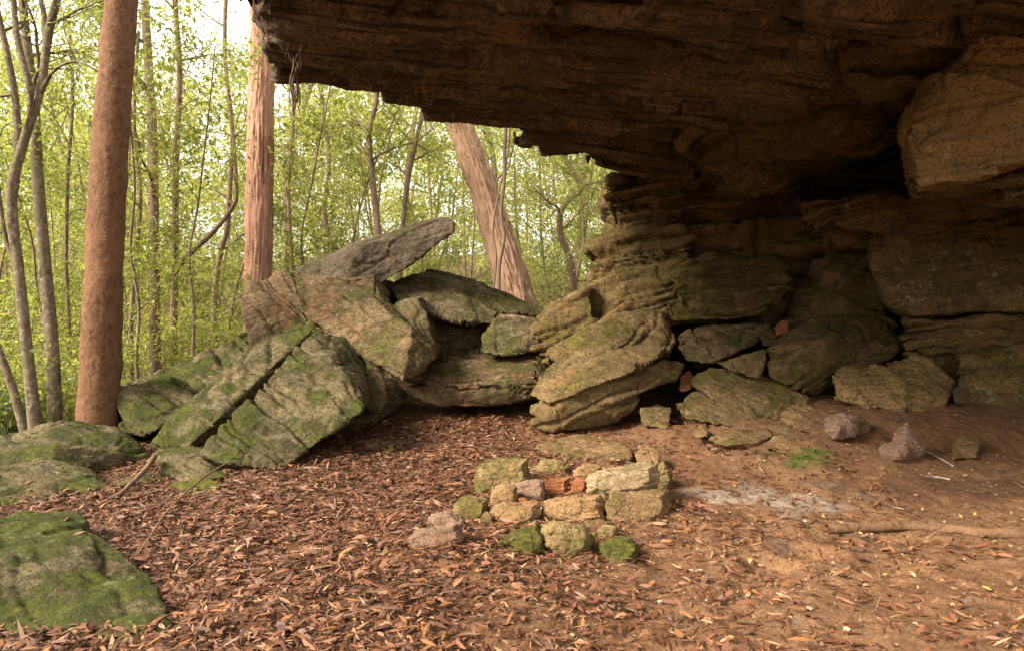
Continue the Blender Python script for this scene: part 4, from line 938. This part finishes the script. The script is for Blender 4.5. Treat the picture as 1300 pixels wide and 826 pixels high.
# the many stemmed tree, far left
stemm = [P(46, 556, 8.8) + (.085,), P(38, 480, 8.8) + (.07,), P(24, 350, 8.8) + (.062,), P(14, 250, 8.8) + (.066,), P(30, 180, 8.8) + (.055,), P(50, 120, 8.8) + (.045,), P(62, 40, 8.8) + (.05,), P(78, -30, 8.8) + (.04,), P(84, -150, 8.8) + (.02,)]
ex = [[P(14, 250, 8.8) + (.07,), P(22, 190, 8.9) + (.05,), P(18, 120, 8.9) + (.045,), P(2, 40, 8.9) + (.04,), P(-20, -60, 8.9) + (.02,)],
      [P(34, 170, 8.8) + (.05,), P(38, 120, 8.7) + (.04,), P(20, 40, 8.7) + (.04,), P(14, -60, 8.7) + (.025,)],
      [P(50, 120, 8.8) + (.04,), P(68, 90, 8.7) + (.02,), P(96, 78, 8.6) + (.018,), P(126, 92, 8.6) + (.01,)],
      [P(56, 96, 8.8) + (.04,), P(58, 40, 8.8) + (.035,), P(48, -20, 8.9) + (.03,)],
      [P(24, 340, 8.8) + (.04,), P(6, 300, 8.8) + (.03,), P(-8, 200, 8.8) + (.03,)]]
tree_object('many_stemmed_tree', 'forked lichen spotted tree with several bare stems at the far left', None, stemm, 'bark_grey', 204, .7, 5, 1.3, extra=ex, sides=20, step=.06, leafL=.065, per=6)
tE = [P(70, 545, 9.6) + (.095,), P(66, 440, 9.6) + (.085,), P(56, 330, 9.6) + (.08,), P(48, 230, 9.6) + (.075,), P(42, 130, 9.6) + (.07,), P(30, 20, 9.6) + (.055,), P(20, -120, 9.6) + (.03,)]
tree_object('spotted_tree', 'slender pale spotted trunk just left of the rusty tree', None, tE, 'bark_grey', 205, .6, 5, 1.4, sides=18, step=.06, leafL=.065, per=6)
tF = [P(34, 560, 9.2) + (.06,), P(18, 500, 9.2) + (.055,), P(2, 455, 9.2) + (.05,), P(-30, 380, 9.2) + (.045,), P(-60, 200, 9.2) + (.03,)]
tree_object('leaning_sapling', 'bare stem leaning out of the picture at the far left', None, tF, 'bark_grey', 206, .8, 3, 1.2, sides=14, step=.08)
def thin(name, label, pts, d, w, mat, seed, **k):
    q = pxpath(pts, d, w)
    g = g3(pts[0][0], pts[0][1], d)
    q = [g + (q[0][3] * 1.1,)] + q if g[2] < q[0][2] - .1 else q
    return tree_object(name, label, 'slim trees of the wood behind the rocks', q, mat, seed, **k)
SP = dict(sides=9, step=.12)
thin('slim_tree', 'pinkish straight trunk right of the rusty tree', [(197, 470), (196, 380), (195, 280), (194, 180), (188, 80), (184, 0), (180, -160)], 12.5, (14, 9), 'bark_pink', 211, limbs=7, crown_from=.35, **SP)
thin('slim_tree', 'thinner straight trunk with a fork between the rusty and the stringybark tree', [(219, 460), (221, 380), (222, 300), (223, 200), (228, 100), (222, 0), (216, -160)], 13.5, (10, 6), 'bark_pink', 212, limbs=7, crown_from=.3,
     extra=[pxpath([(222, 345), (238, 325), (270, 295), (296, 262), (300, 240), (296, 170)], 13.4, (8, 4))], **SP)
thin('slim_tree', 'wavy thin trunk left of the stringybark tree', [(273, 440), (272, 380), (280, 320), (288, 290), (292, 230), (295, 170), (285, 60), (290, -60)], 15, (8, 5), 'bark_pink', 213, limbs=6, crown_from=.3, leaf='leaf_pale', **SP)
thin('slim_tree', 'dark forked sapling standing behind the grey pointed slab', [(482, 345), (480, 294), (474, 240), (468, 170), (477, 128), (480, 60), (486, -40)], 12.5, (9, 7), 'bark_thin', 214, limbs=6, crown_from=.5,
     extra=[pxpath([(468, 172), (455, 155), (440, 148)], 12.4, (4, 2))], **SP)
thin('slim_tree', 'thin dark sapling leaning right above the grey pointed slab', [(508, 345), (512, 278), (518, 230), (528, 180), (536, 140), (545, 60), (556, -40)], 13, (6, 5), 'bark_thin', 215, limbs=6, crown_from=.5, **SP)
thin('slim_tree', 'crooked brown tree seen between the leaning tree and the pillar', [(732, 400), (730, 372), (724, 330), (712, 300), (712, 270), (724, 252), (738, 240), (726, 215), (716, 190), (720, 100)], 15.5, (9, 6), 'bark_pink', 216, limbs=8, crown_from=.45, leaf='leaf_pale',
     extra=[pxpath([(736, 242), (748, 232), (770, 230), (790, 215)], 15.5, (5, 3))], **SP)
thin('slim_tree', 'thin reddish sapling close behind the sloping outcrop', [(168, 500), (166, 420), (172, 330), (178, 250), (170, 150), (176, 40)], 13, (6, 4), 'bark_thin', 217, limbs=6, crown_from=.4, **SP)
thin('slim_tree', 'thin sapling in front of the pale wood left of the rusty tree', [(88, 520), (88, 430), (84, 330), (86, 220), (92, 120), (86, 20)], 12, (5, 4), 'bark_thin', 218, limbs=7, crown_from=.35, **SP)
thin('slim_tree', 'straight pale sapling beside the stringybark tree', [(372, 420), (370, 330), (366, 240), (372, 150), (368, 40)], 16, (6, 4), 'bark_pink', 219, limbs=7, crown_from=.3, leaf='leaf_pale', **SP)
thin('slim_tree', 'curving sapling above the dark blunt block', [(420, 400), (424, 330), (412, 270), (418, 200), (408, 120), (412, 20)], 16.5, (7, 4), 'bark_pink', 220, limbs=8, crown_from=.25, leaf='leaf_pale', **SP)

# --- prototypes copied through the wood
def proto(seed, h, r, mat, leaf, limbs, L, per, limb_len, cf, **k):
    per = max(3, int(per * .6)); rs = np.random.RandomState(seed); p = np.array([0, 0, -.3]); pts = [(0, 0, -.3, r)]
    d = np.array([0, 0, 1.0])
    for i in range(7):
        d = d + rs.randn(3) * .12; d[2] = abs(d[2]) + .3; d /= np.linalg.norm(d)
        p = p + d * h / 7; pts.append(tuple(p) + (r * (1 - .75 * (i + 1) / 7),))
    return tree_object('sapling', 'x', None, pts, mat, seed, cf, limbs, limb_len, L * 1.15, max(3, int(per * 1.0)), .12, leaf, 2, 8, .2, **k)
protos = [proto(301, 6.5, .06, 'bark_thin', 'leaf', 12, .075, 8, 1.7, .15), proto(302, 7.5, .07, 'bark_pink', 'leaf_pale', 13, .08, 8, 1.9, .15),
          proto(303, 5.5, .045, 'bark_thin', 'leaf', 12, .08, 9, 1.4, .1), proto(304, 8.5, .08, 'bark_grey', 'leaf_pale', 13, .085, 8, 2.1, .2),
          proto(305, 7.0, .06, 'bark_thin', 'leaf_dark', 12, .075, 8, 1.8, .2)]
protos += [proto(306, 15, .11, 'bark_pink', 'leaf', 20, .11, 5, 2.4, .38), proto(307, 17, .12, 'bark_grey', 'leaf_pale', 20, .12, 5, 2.6, .36), proto(308, 6.0, .03, 'bark_thin', 'leaf', 13, .085, 3, 1.0, .25)]
kinds = ['leafy green sapling in the sunlit wood behind the rocks', 'tall pale leaved sapling in the sunlit wood behind the rocks', 'bushy low sapling in the sunlit wood behind the rocks',
         'tall grey stemmed sapling in the sunlit wood behind the rocks', 'dark leaved sapling in the sunlit wood behind the rocks',
         'tall green crowned tree rising above the saplings of the wood', 'tall pale crowned tree rising above the saplings of the wood', 'thin stemmed broad leaved sapling close behind the rocks']
rs = np.random.RandomState(77)
spots = []
for d, cnt in ((14.5, 6), (18, 9), (22.5, 12), (28, 15)):
    for i in range(cnt):
        px = -60 + 900 * (i + rs.rand() * .9) / cnt
        if d < 17 and (250 < px < 400 or 520 < px < 700): continue
        spots.append((px, d + rs.randn() * .5 * d / 15))
spots = [(p, d, rs.randint(0, 5)) for p, d in spots]
for i in range(10):
    spots.append((-150 + 1020 * (i + rs.rand()) / 10, 19 + 13 * rs.rand(), 5 + i % 2))
for px, d in ((60, 11.2), (182, 11.0), (252, 11.4), (392, 13.0), (448, 12.8), (545, 15.2), (752, 13.6), (-10, 11.5)):
    spots.append((px, d, 7))
used = set()
for k, (px, d, q) in enumerate(spots):
    x = (px - 650) / F * d
    loc = (x, d, float(gh(x, d)))
    rz = rs.rand() * 6.28; s = .85 + .35 * rs.rand() * (1.1 if d > 20 else 1)
    if q in used: o = copy_tree(protos[q], loc, rz, s)
    else:
        o = protos[q]; o.location = loc; o.rotation_euler = (0, 0, rz); o.scale = (s, s, s); used.add(q)
    tag(o, kinds[q], 'tree', 'saplings of the wood, type %s' % ['green', 'pale', 'bushy', 'grey', 'dark', 'tall green', 'tall pale', 'broad leaved'][q])

# --- undergrowth shrubs
def shrub(seed, h, leaf, L):
    rs_ = np.random.RandomState(seed); paths, tips = [], []
    for k in range(8):
        a = rs_.rand() * 6.28
        grow((0, 0, -.05), (math.cos(a) * .5, math.sin(a) * .5, .9), h * (.7 + .5 * rs_.rand()), .012, rs_, 1, paths, tips, .3, .1, 1)
    root = empty('shrub', (0, 0, 0))
    tubes('stems', paths, 'bark_thin', root, (0, 0, 0), 4, .12).name = 'stem_cluster'
    V, T_, c = leaf_cloud(tips, L, seed, .10, 6)
    mesh_np('foliage', V, [T_], M[leaf], root, (0, 0, 0), False, {'tint': c})
    return root
sh = [shrub(401, 1.2, 'leaf', .075), shrub(402, 1.6, 'leaf_pale', .07), shrub(403, .9, 'leaf_dark', .09)]
lab = ['green leafy shrub in the undergrowth behind the rocks', 'pale leafy shrub in the undergrowth behind the rocks', 'low dark leaved shrub in the undergrowth behind the rocks']
used = set(); S_ = []
for i in range(16): S_.append((-50 + 30 * i + rs.rand() * 20, 11.5 + rs.rand() * 3))
for i in range(20): S_.append((-50 + 46 * i + rs.rand() * 20, 15.5 + rs.rand() * 5))
S_ += [(10, 9.6), (-20, 10.2), (100, 10.2), (60, 10.8)]
for (px, d) in S_:
    q = rs.randint(0, 3); x = (px - 650) / F * d; loc = (x, d, float(gh(x, d))); s = .8 + .5 * rs.rand()
    if q in used: o = copy_tree(sh[q], loc, rs.rand() * 6, s)
    else: o = sh[q]; o.location = loc; o.scale = (s, s, s); used.add(q)
    tag(o, lab[q], 'shrub', 'undergrowth shrubs, type %s' % ['green', 'pale', 'dark'][q])

# --- the far wood on the opposite slope
rs = np.random.RandomState(500)
cen = []
for k in range(1150):
    d = 30 + 45 * rs.rand(); px = -250 + 1250 * rs.rand(); x = (px - 650) / F * d
    g = float(gh(x, d)); c0 = np.array([x, d, g + 1 + 15 * rs.rand()])
    for q in range(14): cen.append(c0 + rs.randn(3) * np.array([.9, .9, .6]))
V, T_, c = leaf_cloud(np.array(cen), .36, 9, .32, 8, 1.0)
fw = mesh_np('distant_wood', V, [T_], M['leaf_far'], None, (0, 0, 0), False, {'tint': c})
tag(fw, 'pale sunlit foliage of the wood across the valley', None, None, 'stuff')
paths = []
for k in range(24):
    d = 27 + 30 * rs.rand(); px = -100 + 900 * rs.rand(); x = (px - 650) / F * d; g = float(gh(x, d)); l = rs.randn(2) * .7
    paths.append([(x, d, g - .3, .10), (x + l[0] * .6, d, g + 4, .08), (x + l[0] * 1.6, d + l[1], g + 13, .03)])
ft = tubes('distant_trunks', paths, 'bark_pink', None, (0, 0, 0), 6, 1.0); ft.name = 'distant_wood_stems'
tag(ft, 'thin pale stems of the wood across the valley', None, None, 'stuff')

# =================================================================== ROOTS, STICKS
def stick(name, label, pts, d, w, mat='wood', cat='stick', group=None, sides=12, step=.02, lift=0.0):
    q = []
    for (x, y, z, r) in pxpath(pts, d, w): q.append((x, y, z + lift, r))
    def dsp(V, D, L): return .15 * w[0] / F * d * fbm(V * 9, 3, 88)
    o = tubes(name, [q], mat, None, q[0][:3], sides, step, dsp); tag(o, label, cat, group); return o
def floor_path(pts, w, lift=.6):
    q = []
    for (px, py) in pts:
        # where the sight line meets the floor
        d = 3.5
        for _ in range(60):
            x, y, z = P(px, py, d); g = float(gfine([x], [y])[0])
            if z <= g: break
            d += .12
        for _ in range(30):
            x, y, z = P(px, py, d); g = float(gfine([x], [y])[0]); d += (z - g) * .5
        q.append((px, py, d))
    out_ = []
    n = len(q)
    for k, (px, py, d) in enumerate(q):
        r = (w[0] + (w[1] - w[0]) * k / (n - 1)) / F * d / 2
        x, y, z = P(px, py, d); out_.append((x, y, float(gfine([x], [y])[0]) + r * lift, r))
    return out_
def floor_stick(label, pts, w, mat='wood', lift=.6, cat='stick', group='sticks on the shelter floor', name='stick'):
    q = floor_path(pts, w, lift)
    o = tubes(name, [q], mat, None, q[0][:3], 10, .025, lambda V, D, L: .15 * q[0][3] * fbm(V * 12, 3, 88)); tag(o, label, cat, group); return o
floor_stick('long half buried root lying across the floor at the right edge', [(1050, 676), (1090, 674), (1150, 672), (1200, 676), (1250, 682), (1320, 684)], (12, 15), 'root', .8, 'root', None, 'root')
floor_stick('pale bent twig sticking out beside the triangular stone', [(1166, 572), (1180, 576), (1196, 584), (1210, 592)], (2, 1.6), 'wood_pale', 1.5)
floor_stick('short bleached twig lying below the triangular stone', [(1172, 606), (1186, 606), (1206, 609)], (3, 2), 'wood_pale', 1.0)
floor_stick('thin dark twig lying left of the ash patch', [(868, 652), (885, 655), (905, 652), (925, 655)], (2.5, 1.5), 'wood')
floor_stick('brown stick in the litter at the bottom left', [(300, 706), (340, 703), (380, 700), (404, 696)], (4, 3), 'wood')
stick('dead_branch', 'bent dead branch lying on the litter below the mossy rocks', [(196, 583, 6.6), (184, 600, 6.3), (162, 622, 6.0), (148, 634, 5.85), (128, 645, 5.65), (106, 654, 5.5)], 6, (7, 6), 'wood', 'branch', lift=.03)
stick('dead_branch', 'thin long twig arching over the litter beside the near boulder', [(292, 592, 6.3), (262, 610, 6.0), (232, 636, 5.5), (208, 662, 5.1), (190, 690, 4.7), (160, 734, 4.2)], 5, (2.5, 2.0), 'wood', 'branch', sides=7, lift=.05)
stick('dead_branch', 'thin curved twig by the near mossy boulder', [(230, 706, 4.7), (190, 708, 4.5), (160, 720, 4.4), (135, 738, 4.2)], 5, (2.5, 2.2), 'wood', 'branch', sides=7, lift=.03)

# hanging roots from the lip of the overhang
HR = 'roots and creepers hanging from the lip of the overhang'
def hang(label, paths, d, w):
    rr = np.random.RandomState(int(w[0] * 10)); wavy = []
    for p in paths:
        q = smooth_path(pxpath(p, d, w), .06); q[:, 0] += np.cumsum(rr.randn(len(q))) * .010; q[:, 1] += np.cumsum(rr.randn(len(q))) * .010
        wavy.append([tuple(a) for a in q])
        for b in range(2):
            k = rr.randint(0, max(1, len(q) - 2)); a = q[k, :3]; wavy.append([tuple(a) + (.003,), tuple(a + [rr.randn() * .03, rr.randn() * .03, -.08]) + (.0025,), tuple(a + [rr.randn() * .06, rr.randn() * .05, -.2]) + (.0012,)])
    o = tubes('hanging_root', wavy, 'bark_root', None, P(paths[0][0][0], paths[0][0][1], d), 6, .04); tag(o, label, 'root', HR)
hang('thickest tuft of roots hanging from the left end of the overhang', [[(376, 60), (378, 90), (376, 115), (377, 132)], [(380, 60), (381, 95), (379, 125), (378, 140)], [(378, 85), (374, 105), (375, 138)], [(373, 70), (377, 100), (380, 134)]], 6.0, (3.5, 1.5))
hang('pale thin root hanging down the tip of the overhang', [[(326, -10), (328, 20), (334, 42), (345, 50), (352, 40)], [(330, -10), (336, 14), (344, 30), (350, 60)], [(322, -10), (322, 15), (328, 36), (330, 52)]], 5.6, (3, 1.4))
hang('thin creeper hanging right of the tuft of roots', [[(366, 20), (367, 50), (364, 72)], [(384, 20), (385, 50), (384, 90)]], 5.7, (2, 1.2))

# =================================================================== CAMERA, LIGHT, SKY
cam = bpy.data.cameras.new('camera'); co = bpy.data.objects.new('camera', cam); COL.objects.link(co)
co.location = (0, 0, EYE); co.rotation_euler = (R(90), 0, 0)
cam.lens = 24; cam.sensor_width = 36; cam.clip_end = 900; cam.clip_start = .05
sc.camera = co

SUN_EL, SUN_AZ = R(34), R(-120)   # azimuth from +Y towards +X
w = bpy.data.worlds.new('World'); sc.world = w; w.use_nodes = True
nt = w.node_tree; bg = nt.nodes['Background']
sky = nt.nodes.new('ShaderNodeTexSky'); sky.sky_type = 'NISHITA'; sky.sun_disc = False
sky.sun_elevation = SUN_EL; sky.sun_rotation = SUN_AZ; sky.dust_density = 4.0; sky.air_density = 1.0
mx = nt.nodes.new('ShaderNodeMix'); mx.data_type = 'RGBA'; mx.inputs[0].default_value = .6
nt.links.new(sky.outputs[0], mx.inputs[6]); mx.inputs[7].default_value = (13, 12.5, 11.6, 1)   # thin bright cloud veil
nt.links.new(mx.outputs[2], bg.inputs[0]); bg.inputs[1].default_value = .085
sd = Vector((math.sin(SUN_AZ) * math.cos(SUN_EL), math.cos(SUN_AZ) * math.cos(SUN_EL), math.sin(SUN_EL)))
sun = bpy.data.lights.new('sun', 'SUN'); sun.energy = 4.3; sun.angle = R(22); sun.color = (1, .93, .81)
so = bpy.data.objects.new('sun', sun); COL.objects.link(so); so.rotation_euler = (-sd).to_track_quat('-Z', 'Y').to_euler()
so.location = (-20, -10, 30)

sc.view_settings.view_transform = 'Standard'; sc.view_settings.look = 'None'
sc.view_settings.exposure = 1.68; sc.view_settings.gamma = 1
sc.cycles.max_bounces = 8; sc.cycles.diffuse_bounces = 5; sc.cycles.transparent_max_bounces = 8
sc.cycles.use_denoising = True
